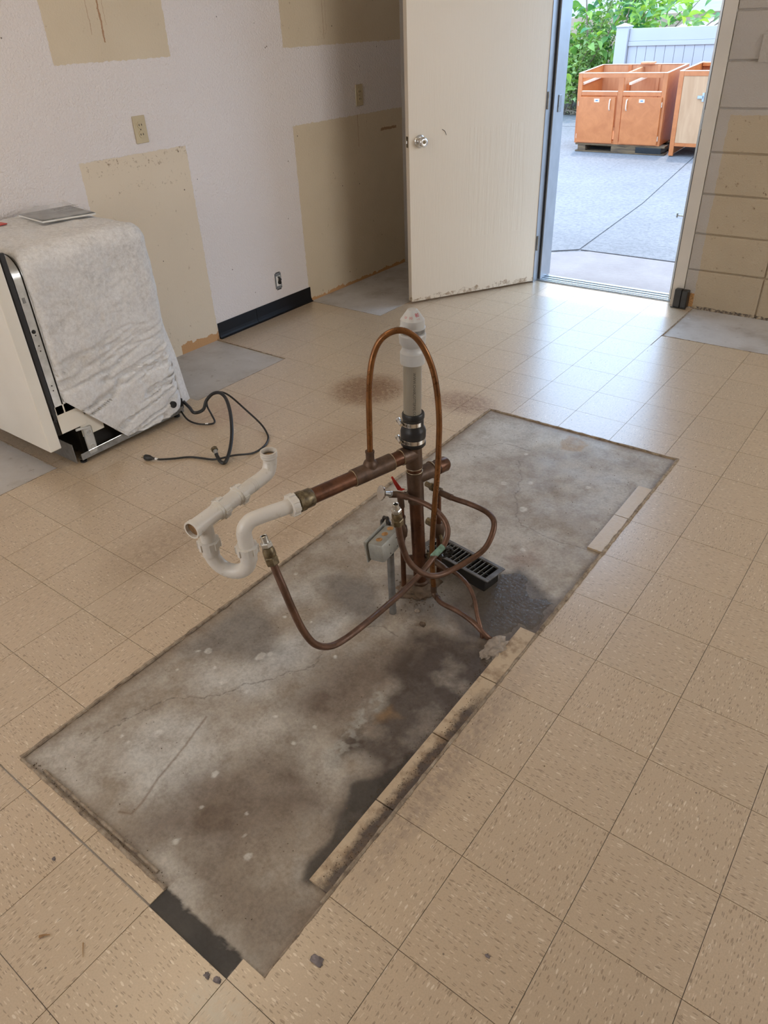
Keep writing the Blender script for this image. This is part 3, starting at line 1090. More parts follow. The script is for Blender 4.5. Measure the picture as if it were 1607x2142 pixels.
def window(name, label, axis, a0, a1, z0, z1, pos):  # unseen windows, added as openings for the area lights
    e = empty(name, (pos, a0, z0) if axis == 'x' else (a0, pos, z0), label, 'window', kind='structure')

    def bx(p0, p1, q0, q1, d0, d1, nm, mt):
        mb = MB()
        if axis == 'x':
            mb.box(pos + d0, pos + d1, p0, p1, q0, q1)
        else:
            mb.box(p0, p1, pos + d0, pos + d1, q0, q1)
        mb.build(nm, mt, e)
    t_ = 0.04
    bx(a0, a1, z0, z0 + t_, 0.02, 0.08, 'window_rail', 'vinyl_white')
    bx(a0, a1, z1 - t_, z1, 0.02, 0.08, 'window_rail', 'vinyl_white')
    for c_ in (a0, (a0 + a1 - t_) / 2, a1 - t_):
        bx(c_, c_ + t_, z0 + t_, z1 - t_, 0.02, 0.08, 'window_stile', 'vinyl_white')
    h = (a0 + a1) / 2
    bx(a0 + t_, h - t_ / 2, z0 + t_, z1 - t_, 0.045, 0.051, 'window_pane', 'glass')
    bx(h + t_ / 2, a1 - t_, z0 + t_, z1 - t_, 0.045, 0.051, 'window_pane', 'glass')


window('added_window_1', 'added unseen two-pane window in the right wall', 'x', WS[0], WS[1], WS[2], WS[3], XR)
window('added_window_2', 'added unseen two-pane window in the wall behind the viewer', 'y', WB[0], WB[1], WB[2], WB[3], YB - 0.1)

# ---- black cove base on the left wall
bb = empty('baseboard_left', (XL, 2.45, 0), 'black vinyl cove base along the white wall', 'baseboard', kind='structure')
prof = [(0.0, 0.088), (0.003, 0.0885), (0.0045, 0.086), (0.0045, 0.030), (0.007, 0.017), (0.013, 0.007), (0.021, 0.0025), (0.021, 0.0), (0.0, 0.0)]
for (a, b, ex) in ((2.066, 2.368, 0), (2.3695, 2.483, 0.0012), (2.4845, 2.852, 0)):
    mb = MB()
    n = len(prof)
    vs_ = [(XL + 0.0005 + q[0] + (ex if q[0] > 0 else 0), y_, q[1] + 0.0005) for y_ in (a, b) for q in prof]
    fs_ = [(i, (i + 1) % n, n + (i + 1) % n, n + i) for i in range(n)] + [tuple(range(n)), tuple(range(2 * n - 1, n - 1, -1))]
    mb.add(vs_, fs_).build('cove_base', 'black_vinyl', bb)

# ---- door frame (hollow metal), threshold
fr = empty('trim_1', (-1.27, YF, 0), 'cream painted metal frame of the open doorway', 'door frame', kind='structure')
mb = MB()
mb.box(HX1 - 0.001, HX1 + 0.062, YF - 0.010, YF + 0.055, 0.001, DOOR_H)
mb.build('right_jamb', 'frame_paint', fr)
MB().box(HX1 - 0.0335, HX1 + 0.05, YF + 0.056, YF + 0.095, 0.009, DOOR_H).build('right_stop', 'aluminium', fr)
MB().box(HX1 - 0.0235, HX1 - 0.0005, YF + 0.0555, YF + 0.0558, 0.012, DOOR_H).build('right_weather_strip', 'black_rubber', fr)
MB().box(HX1 - 0.040, HX1 + 0.05, YF + 0.096, YF + 0.21, 0.009, DOOR_H).build('right_outer_casing', 'aluminium', fr)
MB().box(HX1 - 0.006, HX1 - 0.0015, YF + 0.0, YF + 0.045, 0.93, 1.02).build('strike_plate', 'aluminium', fr)
MB().box(HX0 - 0.062, HX0, YF - 0.010, YF + 0.055, 0.001, DOOR_H).build('left_jamb', 'frame_metal', fr)
MB().box(HX0 - 0.05, HX0 + 0.018, YF + 0.056, YF + 0.100, 0.009, DOOR_H).build('left_stop', 'frame_metal', fr)
MB().box(HX0 + 0.001, HX0 + 0.010, YF + 0.050, YF + 0.055, 0.012, DOOR_H).build('left_weather_strip', 'black_rubber', fr)
MB().box(HX0 - 0.05, HX0 + 0.010, YF + 0.101, YF + 0.21, 0.009, DOOR_H).build('left_outer_casing', 'frame_metal', fr)
MB().box(HX0 - 0.062, HX1 + 0.062, YF - 0.010, YF + 0.21, DOOR_H + 0.001, DOOR_H + 0.05).build('head', 'frame_paint', fr)
MB().tube([(HX1 - 0.039, YF + 0.16, 0.462), (HX1 - 0.10, YF + 0.17, 0.461)], 0.004, 8, 1, smooth=False).cyl((HX1 - 0.10, YF + 0.17, 0.45), (HX1 - 0.10, YF + 0.17, 0.474), 0.005, 8).build('hook_pin', 'aluminium', fr)
MB().bbox(HX0 + 0.0105, HX0 + 0.020, YF + 0.115, YF + 0.155, 0.98, 1.07, 0.003).build('hinge_leaf', 'galvanised', fr)
th = empty('trim_2', (-1.27, YF + 0.1, 0), 'ribbed aluminium threshold under the doorway', 'threshold', kind='structure')
mb = MB().box(HX0 + 0.001, HX1 - 0.001, YF + 0.038, YF + 0.19, -0.02, 0.004)
mb.build('sill_plate', 'aluminium', th)
for yy in (0.046, 0.072, 0.110, 0.150):
    MB().bbox(HX0 + 0.001, HX1 - 0.001, YF + yy, YF + yy + 0.012, 0.0042, 0.0085, 0.002).build('sill_rib', 'aluminium', th)

# ---- the door leaf, standing 120 degrees open
DH = Vector((HX0 - 0.001, YF - 0.004, 0))
DF = Vector((-2.165, 3.122, 0))
du = (DF - DH).normalized()
dn = Vector((du.y, -du.x, 0))
if dn.dot(Vector(CAMPOS) - DH) < 0:
    dn = -dn                                   # faces the viewer
DM = Matrix((du, -dn, Vector((0, 0, 1)))).transposed().to_4x4()
DM.translation = DH
dl = empty('door_1', DH, 'cream painted flush door standing wide open', 'door', kind='structure')
DWD = (DF - DH).length
MB().bbox(0.0, DWD, 0.0, 0.044, 0.012, 2.03, 0.0015, DM).build('door_leaf', 'door', dl)
kx, kz = DWD - 0.067, 0.906


def dpt(u, v, z):
    return DM @ Vector((u, v, z))


kn = MB().lathe(dpt(kx, -0.001, kz), dn, [(0, 0.033), (0.004, 0.033), (0.008, 0.029), (0.010, 0.017), (0.022, 0.0155), (0.027, 0.019), (0.033, 0.0255), (0.041, 0.0275), (0.049, 0.0265), (0.056, 0.021), (0.058, 0.0165), (0.0575, 0.013)], 32).build('door_knob', 'chrome', dl, smooth=True)
MB().lathe(dpt(kx, -0.057, kz), dn, [(0, 0.0085), (0.003, 0.008)], 16).build('key_cylinder', 'brass_old', kn)
MB().box(DWD - 0.0005, DWD + 0.0012, 0.010, 0.034, kz - 0.028, kz + 0.028, DM).build('latch_plate', 'brass_old', dl)
MB().box(DWD + 0.0013, DWD + 0.011, 0.014, 0.028, kz - 0.007, kz + 0.007, DM).build('latch_bolt', 'chrome', dl)
for hzz in (0.25, 1.05, 1.85):
    MB().cyl(dpt(-0.008, -0.002, hzz - 0.045), dpt(-0.008, -0.002, hzz + 0.045), 0.0065, 12).build('hinge_knuckle', 'galvanised', dl, smooth=True)
# small gouge in the door skin
MB().tube([dpt(DWD - 0.205, -0.0005, 0.955), dpt(DWD - 0.222, -0.001, 0.945), dpt(DWD - 0.232, -0.0005, 0.925)], 0.0014, 6, 4).build('gouge', 'slot_black', dl)

# ================================================================== OUTDOORS
SL = 0.062


def gz(y):
    return -0.03 + SL * (y - 4.0)


mb = MB()


def ground_poly(name, poly, mt, label, drop=0.0, th_=0.15):
    n = len(poly)
    vs_ = [(a, b, gz(b) - drop) for a, b in poly] + [(a, b, gz(b) - th_ - drop) for a, b in poly]
    fs_ = [tuple(range(n)), tuple(range(2 * n - 1, n - 1, -1))] + [(i, n + i, n + (i + 1) % n, (i + 1) % n) for i in range(n)]
    o = MB().add(vs_, fs_).build(name, mt)
    return tag(o, label, 'pavement', kind='structure')


ground_poly('pavement_base', [(-30, 4.095), (20, 4.095), (20, 45), (-30, 45)], 'asphalt', 'grey yard paving beneath the slabs and far beyond', drop=0.008, th_=0.3)
ground_poly('yard_pavement', [(-12, 4.10), (-2.05, 4.10), (-1.995, 4.60), (-1.785, 4.735), (-1.817, 6.06), (-1.952, 7.59), (-2.082, 9.1), (-12, 9.1)], 'asphalt', 'rough sunlit pavement slab left of the long joint')
ground_poly('yard_pavement', [(-1.77, 4.735), (6, 4.74), (6, 9.1), (-2.07, 9.1), (-1.94, 7.59), (-1.805, 6.06)], 'asphalt', 'rough sunlit pavement slab right of the long joint')
ground_poly('door_apron', [(-1.99, 4.10), (3, 4.10), (3, 4.715), (-1.70, 4.715), (-1.94, 4.585)], 'apron', 'pinkish concrete apron just outside the doorway')
ground_poly('yard_pavement', [(-12, 9.12), (6, 9.12), (6, 9.85), (-12, 9.85)], 'asphalt', 'smooth paving strip behind the orange cabinets')
# dirt bed behind the kerb
mb = MB()
nb = 40
vs_, fs_ = [], []
for i in range(nb + 1):
    for j in range(13):
        xx = -9 + 13.0 * i / nb
        yy = 9.87 + 3.2 * j / 12
        zz_ = gz(yy) + 0.05 * math.sin(3.1 * xx + j) * (j > 0) + (0.03 if j else -0.02) + (0.35 * max(0, (j - 3) / 9))
        vs_.append((xx, yy, zz_))
for i in range(nb):
    for j in range(12):
        a = i * 13 + j
        fs_.append((a, a + 13, a + 14, a + 1))
tag(mb.add(vs_, fs_).build('planting_bed', 'soil', smooth=True), 'dark soil bed with twigs below the leafy shrub', 'soil bed', kind='structure')


# ---- cabinets
def cabinet_frame(loc, rz, tilt):
    return Matrix.Translation(loc) @ Matrix.Rotation(rz, 4, 'Z') @ Matrix.Rotation(tilt, 4, 'X')


TILT = math.atan(SL) * 1.15


def sink_cabinet():
    W_, D_, H_ = 0.935, 0.62, 0.655
    base_z = gz(7.79) + 0.088
    Mx = cabinet_frame((-3.262, 7.79, base_z), math.radians(0.5), TILT)
    e = empty('sink_cabinet', (-3.262, 7.79, base_z), 'orange stained double-door sink base cabinet without top, on a pallet', 'cabinet')
    t_ = 0.018

    def B_(x0, x1, y0, y1, z0, z1, nm, mt, par=e):
        o = MB().bbox(x0, x1, y0, y1, z0, z1, 0.0012, Mx).build(nm, mt, par)
        return o
    B_(0, t_, 0.02, D_, 0, H_, 'side_panel', 'maple_orange')
    B_(W_ - t_, W_, 0.02, D_, 0, H_, 'side_panel', 'maple_orange')
    B_(t_, W_ - t_, D_ - 0.012, D_, 0.0, H_, 'back_panel', 'maple_inside')
    B_(t_, W_ - t_, 0.02, D_ - 0.012, 0.03, 0.045, 'bottom_panel', 'maple_inside')
    B_(0, 0.045, 0, 0.019, 0, H_, 'face_stile', 'maple_orange')
    B_(W_ - 0.045, W_, 0, 0.019, 0, H_, 'face_stile', 'maple_orange')
    B_(0.44, 0.495, 0, 0.019, 0.0, H_ - 0.04, 'face_stile', 'maple_orange')
    B_(0.046, W_ - 0.046, 0.0, 0.019, H_ - 0.04, H_, 'face_rail', 'maple_orange')
    B_(0.046, 0.439, 0.0, 0.019, 0.455, 0.490, 'face_rail', 'maple_orange')
    B_(0.496, W_ - 0.046, 0.0, 0.019, 0.455, 0.490, 'face_rail', 'maple_orange')
    B_(0.046, 0.439, 0.0, 0.019, 0.0, 0.03, 'face_rail', 'maple_orange')
    B_(0.496, W_ - 0.046, 0.0, 0.019, 0.0, 0.03, 'face_rail', 'maple_orange')
    for (a, b, hx, hs) in ((0.028, 0.428, 0.375, 1), (0.507, 0.907, 0.555, -1)):
        d = B_(a, b, -0.019, -0.001, 0.012, 0.445, 'door', 'maple_orange')
        pts = [Mx @ Vector((hx, -0.019 - q, 0.325 + s_)) for q, s_ in ((0.0, 0.0), (0.016, 0.012), (0.022, 0.05), (0.016, 0.088), (0.0, 0.10))]
        MB().tube(pts, 0.006, 8, 5).build('door_handle', 'maple_pale', d, smooth=True)
        cxx = (a + b) / 2
        st_ = MB().bbox(cxx - 0.028, cxx + 0.028, -0.0205, -0.0195, 0.398, 0.428, 0.0003, Mx).build('sticker', 'paper', d)
        for hz2 in (0.07, 0.38):
            xh = a - 0.006 if hs == 1 else b + 0.002
            MB().box(xh, xh + 0.004, -0.016, -0.001, hz2 - 0.022, hz2 + 0.022, Mx).build('cabinet_hinge', 'maple_pale', d)
        MB().box(cxx - 0.014, cxx + 0.014, -0.0212, -0.0207, 0.408, 0.418, Mx).build('sticker_print', 'blue_ink', d)
    # pale strips on top and rail edges: sunlight put into the colour
    B_(0.0, W_, 0.0, 0.022, H_ + 0.0005, H_ + 0.0045, 'sunlit_top_edge', 'maple_pale')
    B_(0.0, 0.024, 0.023, D_, H_ + 0.0005, H_ + 0.0045, 'sunlit_top_edge', 'maple_pale')
    B_(W_ - 0.024, W_, 0.023, D_, H_ + 0.0005, H_ + 0.0045, 'sunlit_top_edge', 'maple_pale')
    B_(0.025, W_ - 0.025, D_ - 0.019, D_ - 0.0, H_ + 0.0005, H_ + 0.0045, 'sunlit_top_edge', 'maple_pale')
    B_(0.0455, 0.4395, -0.001, 0.03, 0.4905, 0.4945, 'sunlit_rail_edge', 'maple_pale')
    B_(0.4955, W_ - 0.0455, -0.001, 0.03, 0.4905, 0.4945, 'sunlit_rail_edge', 'maple_pale')
    B_(0.44, 0.47, 0.10, D_ - 0.013, H_ - 0.12, H_ - 0.02, 'drawer_runner', 'maple_inside')
    B_(0.02, 0.045, 0.05, D_ - 0.05, H_ - 0.11, H_ - 0.09, 'drawer_runner', 'maple_pale')
    B_(0.53, 0.555, 0.05, D_ - 0.08, H_ - 0.11, H_ - 0.09, 'drawer_runner', 'maple_pale')
    B_(0.30, 0.34, D_ - 0.03, D_ - 0.013, 0.05, H_ - 0.005, 'back_post', 'maple_orange')
    B_(0.62, 0.65, D_ - 0.03, D_ - 0.013, 0.05, H_ - 0.005, 'back_post', 'maple_inside')
    B_(0.44, 0.58, D_ - 0.05, D_ + 0.03, H_ + 0.005, H_ + 0.022, 'loose_cleat', 'maple_inside')


sink_cabinet()


def second_cabinet():
    W_, D_, H_ = 0.62, 0.62, 0.66
    base_z = gz(7.78) + 0.10
    Mx = cabinet_frame((-2.215, 7.78, base_z), math.radians(-1.5), TILT)
    e = empty('drawer_cabinet', (-2.215, 7.78, base_z), 'bare-backed wooden cabinet partly hidden by the right door jamb', 'cabinet')

    def B_(x0, x1, y0, y1, z0, z1, nm, mt):
        return MB().bbox(x0, x1, y0, y1, z0, z1, 0.0012, Mx).build(nm, mt, e)
    B_(0, 0.045, 0, 0.019, -0.09, H_, 'face_stile', 'maple_orange')
    B_(W_ - 0.045, W_, 0, 0.019, -0.09, H_, 'face_stile', 'maple_orange')
    B_(0.046, W_ - 0.046, 0, 0.019, H_ - 0.04, H_, 'face_rail', 'maple_orange')
    B_(0.046, W_ - 0.046, 0, 0.019, 0.0, 0.03, 'face_rail', 'maple_orange')
    B_(0.046, W_ - 0.046, 0.004, 0.012, 0.031, H_ - 0.041, 'plywood_panel', 'raw_ply')
    B_(0, 0.018, 0.02, D_, -0.09, H_, 'side_panel', 'maple_orange')
    B_(W_ - 0.018, W_, 0.02, D_, -0.09, H_, 'side_panel', 'maple_orange')
    B_(0.019, W_ - 0.019, D_ - 0.012, D_, 0.0, H_, 'back_panel', 'maple_inside')
    B_(0.019, W_ - 0.019, 0.02, D_ - 0.012, 0.02, 0.035, 'bottom_panel', 'maple_inside')
    B_(0.0, 0.024, 0.023, D_, H_ + 0.0005, H_ + 0.0045, 'sunlit_top_edge', 'maple_pale')  # pale strips again carry sunlight in their colour
    B_(0.0, W_, 0.0, 0.022, H_ + 0.0005, H_ + 0.0045, 'sunlit_top_edge', 'maple_pale')
    B_(0.025, W_ - 0.025, D_ - 0.06, D_ - 0.013, H_ - 0.03, H_, 'top_rail', 'maple_orange')
    B_(0.21, 0.27, -0.012, 0.003, 0.43, 0.455, 'hinge_arm', 'aluminium')
    B_(0.255, 0.275, -0.012, 0.003, 0.405, 0.48, 'hinge_plate', 'aluminium')


second_cabinet()


def pallet():
    Mx = Matrix.Translation((-3.25, 7.80, gz(7.80) + 0.002)) @ Matrix.Rotation(TILT * 0.87, 4, 'X')
    e = empty('pallet', (-3.25, 7.80, gz(7.8)), 'weathered dark wooden pallet under the orange cabinet', 'pallet')
    for k, (a, b, mt) in enumerate(((0.03, 0.12, 'pallet_wood'), (0.41, 0.68, 'pallet_wood'), (0.68, 0.95, 'black_paint'))):
        MB().bbox(a, b, 0.0, 0.62, 0.012, 0.066, 0.003, Mx).build('stringer', mt, e)
    for (a, b) in ((0.0, 0.10), (0.26, 0.36), (0.52, 0.62)):
        MB().bbox(0.0, 0.985, a, b, 0.067, 0.085, 0.002, Mx).build('deck_board', 'pallet_wood', e)
        MB().bbox(0.0, 0.985, a, b, 0.0, 0.0115, 0.002, Mx).build('bottom_board', 'pallet_wood', e)


pallet()

# ---- white vinyl fence
FY = 9.05
fz = gz(FY)
fe = empty('vinyl_fence', (-3.3, FY, fz), 'white vinyl privacy fence panel with capped post behind the cabinets', 'fence')
pb = MB().bbox(-3.435, -3.295, FY, FY + 0.13, fz - 0.05, 1.315, 0.004).build('post', 'vinyl_white', fe)
mb = MB()
mb.lathe((-3.365, FY + 0.065, 1.3155), (0, 0, 1), [(0, 0.106), (0.012, 0.106), (0.013, 0.098), (0.038, 0.012)], 4, ang0=math.pi / 4)
mb.build('post_cap', 'vinyl_white', pb)
FEND = -1.2
MB().bbox(-3.293, FEND, FY + 0.045, FY + 0.085, 1.176, 1.300, 0.004).build('top_board', 'vinyl_white', fe)
MB().bbox(-3.293, FEND, FY + 0.035, FY + 0.095, 1.130, 1.1755, 0.003).build('mid_rail', 'vinyl_white', fe)
k = 0
xx = -3.293
while xx < FEND - 0.02:
    x1 = min(xx + 0.108, FEND)
    MB().bbox(xx + 0.0015, x1 - 0.0015, FY + 0.052, FY + 0.080, fz + 0.10, 1.1295, 0.003).build('picket', 'vinyl_white', fe)
    xx += 0.108
MB().bbox(-3.293, FEND, FY + 0.035, FY + 0.095, fz + 0.02, fz + 0.099, 0.003).build('bottom_rail', 'vinyl_white', fe)


# ---- shrubs
def leaf_mesh(L, Wd, seg=5):
    vs_, fs_ = [], []
    for i in range(seg + 1):
        t_ = i / seg
        wd = Wd * (math.sin(math.pi * min(1, t_ ** 0.75))) * 0.5 + 0.0004
        zz_ = 0.10 * L * math.sin(math.pi * t_) - 0.15 * L * t_ * t_
        vs_ += [(t_ * L, -wd, zz_ + wd * 0.35), (t_ * L, 0, zz_), (t_ * L, wd, zz_ + wd * 0.35)]
    for i in range(seg):
        a = i * 3
        fs_ += [(a, a + 3, a + 4, a + 1), (a + 1, a + 4, a + 5, a + 2)]
    return vs_, fs_


def rand_rot(rnd):
    return Matrix.Rotation(rnd.uniform(0, 6.283), 4, 'Z') @ Matrix.Rotation(rnd.uniform(-0.5, 0.9), 4, 'Y') @ Matrix.Rotation(rnd.uniform(-0.8, 0.8), 4, 'X')


rnd = random.Random(5)
shr = empty('leafy_shrub', (-4.05, 10.35, gz(10.3)), 'tall bright green shrub with large pointed leaves beside the white fence', 'shrub')
lv, lf = leaf_mesh(0.15, 0.085)
lme = MB().add(lv, lf).mesh('leaf', True, 80)
lme.materials.append(MATS['leaf_green'])
stems = []
for k in range(11):
    bx_, by_ = -4.15 + rnd.uniform(-0.35, 0.5), 10.3 + rnd.uniform(-0.25, 0.35)
    tx, ty, tz = bx_ + rnd.uniform(-0.55, 0.9), by_ + rnd.uniform(-0.5, 0.5), rnd.uniform(1.3, 2.1)
    if k > 6:
        tx = bx_ + rnd.uniform(0.6, 1.7)
        tz = rnd.uniform(1.45, 1.75)
    P = [Vector((bx_, by_, gz(by_))), Vector((bx_ * 0.6 + tx * 0.4 - 0.05, (by_ + ty) / 2, tz * 0.55)), Vector((tx, ty, tz))]
    stems.append(spline(P, 10))
    MB().tube(P, lambda t_: 0.016 * (1 - t_) + 0.004, 6, 8).build('stem', 'bark', shr, smooth=True)
bulk = MB()
cnt = 0
places = []
for k in range(980):
    if k % 2 == 0:
        st = rnd.choice(stems)
        q = st[rnd.randrange(5, len(st))] + Vector((rnd.gauss(0, 0.22), rnd.gauss(0, 0.22), rnd.gauss(0, 0.16)))
    else:
        q = Vector((rnd.uniform(-4.75, -3.35), rnd.uniform(9.85, 10.7), rnd.uniform(0.7, 2.1)))
    if q.z < gz(q.y) + 0.25 or q.y < 9.55:
        continue
    if q.x > -3.5 and (q.z < 1.30 or rnd.random() < 0.3):
        q.z = rnd.uniform(1.28, 1.72)
        q.y = rnd.uniform(9.5, 10.3)
    places.append(q)
places.sort(key=lambda q: (q - Vector(CAMPOS)).length)
for k, q in enumerate(places):
    Mr = Matrix.Translation(q) @ rand_rot(rnd) @ Matrix.Scale(rnd.uniform(0.7, 1.2), 4)
    pr_ = project(q)
    if pr_ and cnt < 290 and 1150 < pr_[0] < 1510 and -15 < pr_[1] < 260:
        o = bpy.data.objects.new('leaf', lme)
        COL.objects.link(o)
        o.matrix_world = Mr
        l_, r_, s_ = Mr.decompose()
        o.location, o.rotation_euler, o.scale = l_, r_.to_euler(), s_
        attach(o, shr)
        cnt += 1
    else:
        bulk.add([Mr @ Vector(v) for v in lv], lf)
o = bulk.build('leaf_mass', 'leaf_green', shr, smooth=True)
o['kind'] = 'stuff'
# small-leaved bush in front of it on the left
bsh = empty('small_leaf_bush', (-4.6, 10.05, gz(10.0)), 'loose small-leaved bush growing beside the left door jamb', 'shrub')
sv_, sf_ = leaf_mesh(0.05, 0.028, 3)
mass = MB()
tw = MB()
for k in range(26):
    b0 = Vector((-4.65 + rnd.uniform(-0.5, 0.6), 10.0 + rnd.uniform(-0.12, 0.4), 0))
    b0.z = gz(b0.y)
    tip = b0 + Vector((rnd.uniform(-0.35, 0.45), rnd.uniform(-0.15, 0.35), rnd.uniform(0.45, 1.35)))
    mid = (b0 + tip) / 2 + Vector((rnd.uniform(-0.1, 0.1), rnd.uniform(-0.1, 0.1), 0.1))
    P = spline([b0, mid, tip], 12)
    tw.tube([b0, mid, tip], 0.006, 5, 6)
    for q in P[4:]:
        for m_ in range(13):
            qq = q + Vector((rnd.gauss(0, 0.085), rnd.gauss(0, 0.085), rnd.gauss(0, 0.07)))
            Mr = Matrix.Translation(qq) @ rand_rot(rnd) @ Matrix.Scale(rnd.uniform(0.7, 1.5), 4)
            mass.add([Mr @ Vector(v) for v in sv_], sf_)
o = mass.build('small_leaves', 'leaf_small', bsh, smooth=True)
o['kind'] = 'stuff'
o = tw.build('twigs', 'bark', bsh, smooth=True)
o['kind'] = 'stuff'
# litter of twigs below
tw = MB()
for k in range(60):
    a = Vector((rnd.uniform(-5.2, -3.6), rnd.uniform(9.75, 10.1), 0))
    a.z = gz(a.y) + 0.02
    d = Vector((rnd.uniform(-1, 1), rnd.uniform(-0.4, 0.4), rnd.uniform(0, 0.25))) * 0.22
    tw.tube([a, a + d * 0.5 + Vector((0, 0, 0.015)), a + d], 0.005, 5, 3)
tag(tw.build('twig_litter', 'bark', smooth=True), 'dry twigs lying under the bush by the paving', 'twigs', kind='stuff')

# ---- things beyond the fence
tag(MB().bbox(-6.0, -3.35, 13.2, 13.4, gz(13.2) - 0.1, 1.42, 0.01).build('garden_wall', 'stucco_tan'), 'low tan stucco wall glimpsed behind the shrub leaves', 'wall')
vs_, fs_ = [], []
for i in range(31):
    for j in range(7):
        xx = -3.6 + 3.6 * i / 30
        yy = 10.5 + 2.2 * j / 6
        vs_.append((xx, yy, gz(yy) + 0.55 + 0.30 * math.sin(math.pi * min(1, (j + 1) / 6) * 0.6) + rnd.uniform(-0.03, 0.03) - (0.9 if j == 0 else 0)))
for i in range(30):
    for j in range(6):
        a = i * 7 + j
        fs_.append((a, a + 7, a + 8, a + 1))
tag(MB().add(vs_, fs_).build('gravel_bank', 'gravel', smooth=True), 'gravel bank rising behind the white fence', 'gravel', kind='structure')
pr_e = empty('porch_post', (-3.35, 13.0, gz(13.0)), 'tan post under a dark brown beam beyond the fence', 'post')
MB().bbox(-3.42, -3.18, 12.9, 13.15, gz(13), 1.66, 0.008).build('post_shaft', 'stucco_tan', pr_e)
MB().bbox(-3.75, -3.05, 12.85, 13.2, 1.661, 1.95, 0.01).build('beam', 'beam_brown', pr_e)
hw = empty('pale_house', (-3.0, 16.5, gz(16.5)), 'pale blue sided building far beyond the fence', 'building')
zz_ = gz(16.5)
while zz_ < 3.6:
    MB().bbox(-4.3, 0.5, 16.5 + 0.004, 16.62, zz_, zz_ + 0.148, 0.004).build('siding_board', 'siding_pale', hw)
    zz_ += 0.15

# ================================================================== PLUMBING
BASE = Vector((-0.5765, 0.9114, 0))


def stk(z_):
    """centre line of the slightly crooked stack"""
    L_ = Vector((-0.798, -0.601, 0))
    off = np.interp(z_, [0, 0.45, 0.55, 0.875], [0, 0.013, 0.0155, 0.0095])
    return Vector((BASE.x, BASE.y, z_)) + L_ * float(off)


ds = empty('drain_stack', BASE, 'brown copper drain stack with white air valve, side arm and white trap', 'pipe')
UPD = (stk(0.87) - stk(0.6)).normalized()
# copper riser
MB().tube([stk(0.0), stk(0.16), stk(0.33)], 0.0206, 24, 3).build('riser_pipe', 'copper', ds, smooth=True)
MB().lathe(stk(0.0), (0, 0, 1), [(0.0, 0.026), (0.018, 0.026), (0.022, 0.0215)], 24).build('floor_collar', 'copper_dull', ds, smooth=True)
# lower tee with capped stub
AD = Vector((0.111, 0.394, 0.0)).normalized()
MB().tube([stk(0.312), stk(0.36), stk(0.412)], 0.0236, 26, 3).build('lower_tee', 'copper_dull', ds, smooth=True)
c0 = stk(0.393)
stub = MB().lathe(c0, AD, [(0.0, 0.0236), (0.058, 0.0236), (0.0585, 0.0255), (0.064, 0.0255), (0.0645, 0.0212), (0.082, 0.0212)], 26).build('tee_stub', 'copper_dull', ds, smooth=True)
MB().ring(c0 + AD * 0.061, AD, 0.0245, 0.0018).build('solder_ring', 'solder', stub, smooth=True)
MB().lathe(c0 + AD * 0.0825, AD, [(0, 0.0225), (0.030, 0.0225), (0.038, 0.017), (0.040, 0.004)], 24).build('stub_cap', 'copper', stub, smooth=True)
for zz_ in (0.414, 0.426):
    MB().ring(stk(zz_), (0, 0, 1), 0.0222, 0.0016).build('solder_ring', 'solder', ds, smooth=True)
MB().tube([stk(0.408), stk(0.42), stk(0.432)], 0.0208, 24, 3).build('short_pipe', 'copper', ds, smooth=True)
# upper tee and arm
MB().tube([stk(0.428), stk(0.46), stk(0.505)], 0.0236, 26, 3).build('upper_tee', 'copper_dull', ds, smooth=True)
c1 = stk(0.474)
ARM = -AD
AEND = 0.405


def arm(t_):
    return c1 + ARM * t_ + Vector((0, 0, -0.006 * t_ / 0.4))


MB().cyl(arm(0.0), arm(0.045), 0.0236, 26).build('tee_branch', 'copper_dull', ds, smooth=True)
MB().cyl(arm(0.040), arm(0.085), 0.0206, 24).build('arm_nipple', 'copper', ds, smooth=True)
MB().tube([arm(0.078), arm(0.085), arm(0.10), arm(0.19), arm(0.205)], 0.0238, 26, 3, smooth=False).build('arm_tee', 'copper_dull', ds, smooth=True)
MB().cyl(arm(0.20), arm(AEND - 0.04), 0.0206, 26).build('arm_pipe', 'copper', ds, smooth=True)
for t_ in (0.0455, 0.079, 0.2055):
    MB().ring(arm(t_), ARM, 0.0218 if t_ != 0.079 else 0.0228, 0.0014).build('solder_ring', 'solder', ds, smooth=True)
MB().lathe(arm(AEND - 0.072), ARM, [(0, 0.0212), (0.004, 0.0245), (0.028, 0.0245), (0.0285, 0.0265), (0.044, 0.0265), (0.046, 0.0225), (0.052, 0.0225)], 26).build('trap_adapter', 'brass_old', ds, smooth=True)
# boss on the arm tee taking the arch tube
bp_ = arm(0.148)
MB().lathe(bp_, (0.02, 0, 1), [(0.0, 0.0215), (0.022, 0.0195), (0.030, 0.0160), (0.034, 0.0115), (0.056, 0.0115), (0.0565, 0.0125), (0.0605, 0.0125), (0.061, 0.0095)], 22).build('reducing_boss', 'copper_dull', ds, smooth=True)
arch = [(bp_.x + 0.001, bp_.y, 0.50), (bp_.x + 0.002, bp_.y + 0.001, 0.55), (-0.6245, 0.764, 0.6203), (-0.6265, 0.7705, 0.6837), (-0.6245, 0.7779, 0.7453), (-0.6198, 0.7901, 0.7915), (-0.6048, 0.8018, 0.827), (-0.5835, 0.8186, 0.8447), (-0.5614, 0.8369, 0.8455), (-0.5391, 0.8545, 0.8274), (-0.5175, 0.8627, 0.7949), (-0.5004, 0.8715, 0.7438), (-0.4865, 0.8691, 0.686), (-0.4813, 0.87, 0.6133), (-0.4827, 0.8702, 0.5435), (-0.4844, 0.8685, 0.4716), (-0.4935, 0.8665, 0.3487), (-0.5028, 0.8695, 0.2423), (-0.5058, 0.8710, 0.1728), (-0.5060, 0.8750, 0.095), (-0.5035, 0.8768, 0.042)]
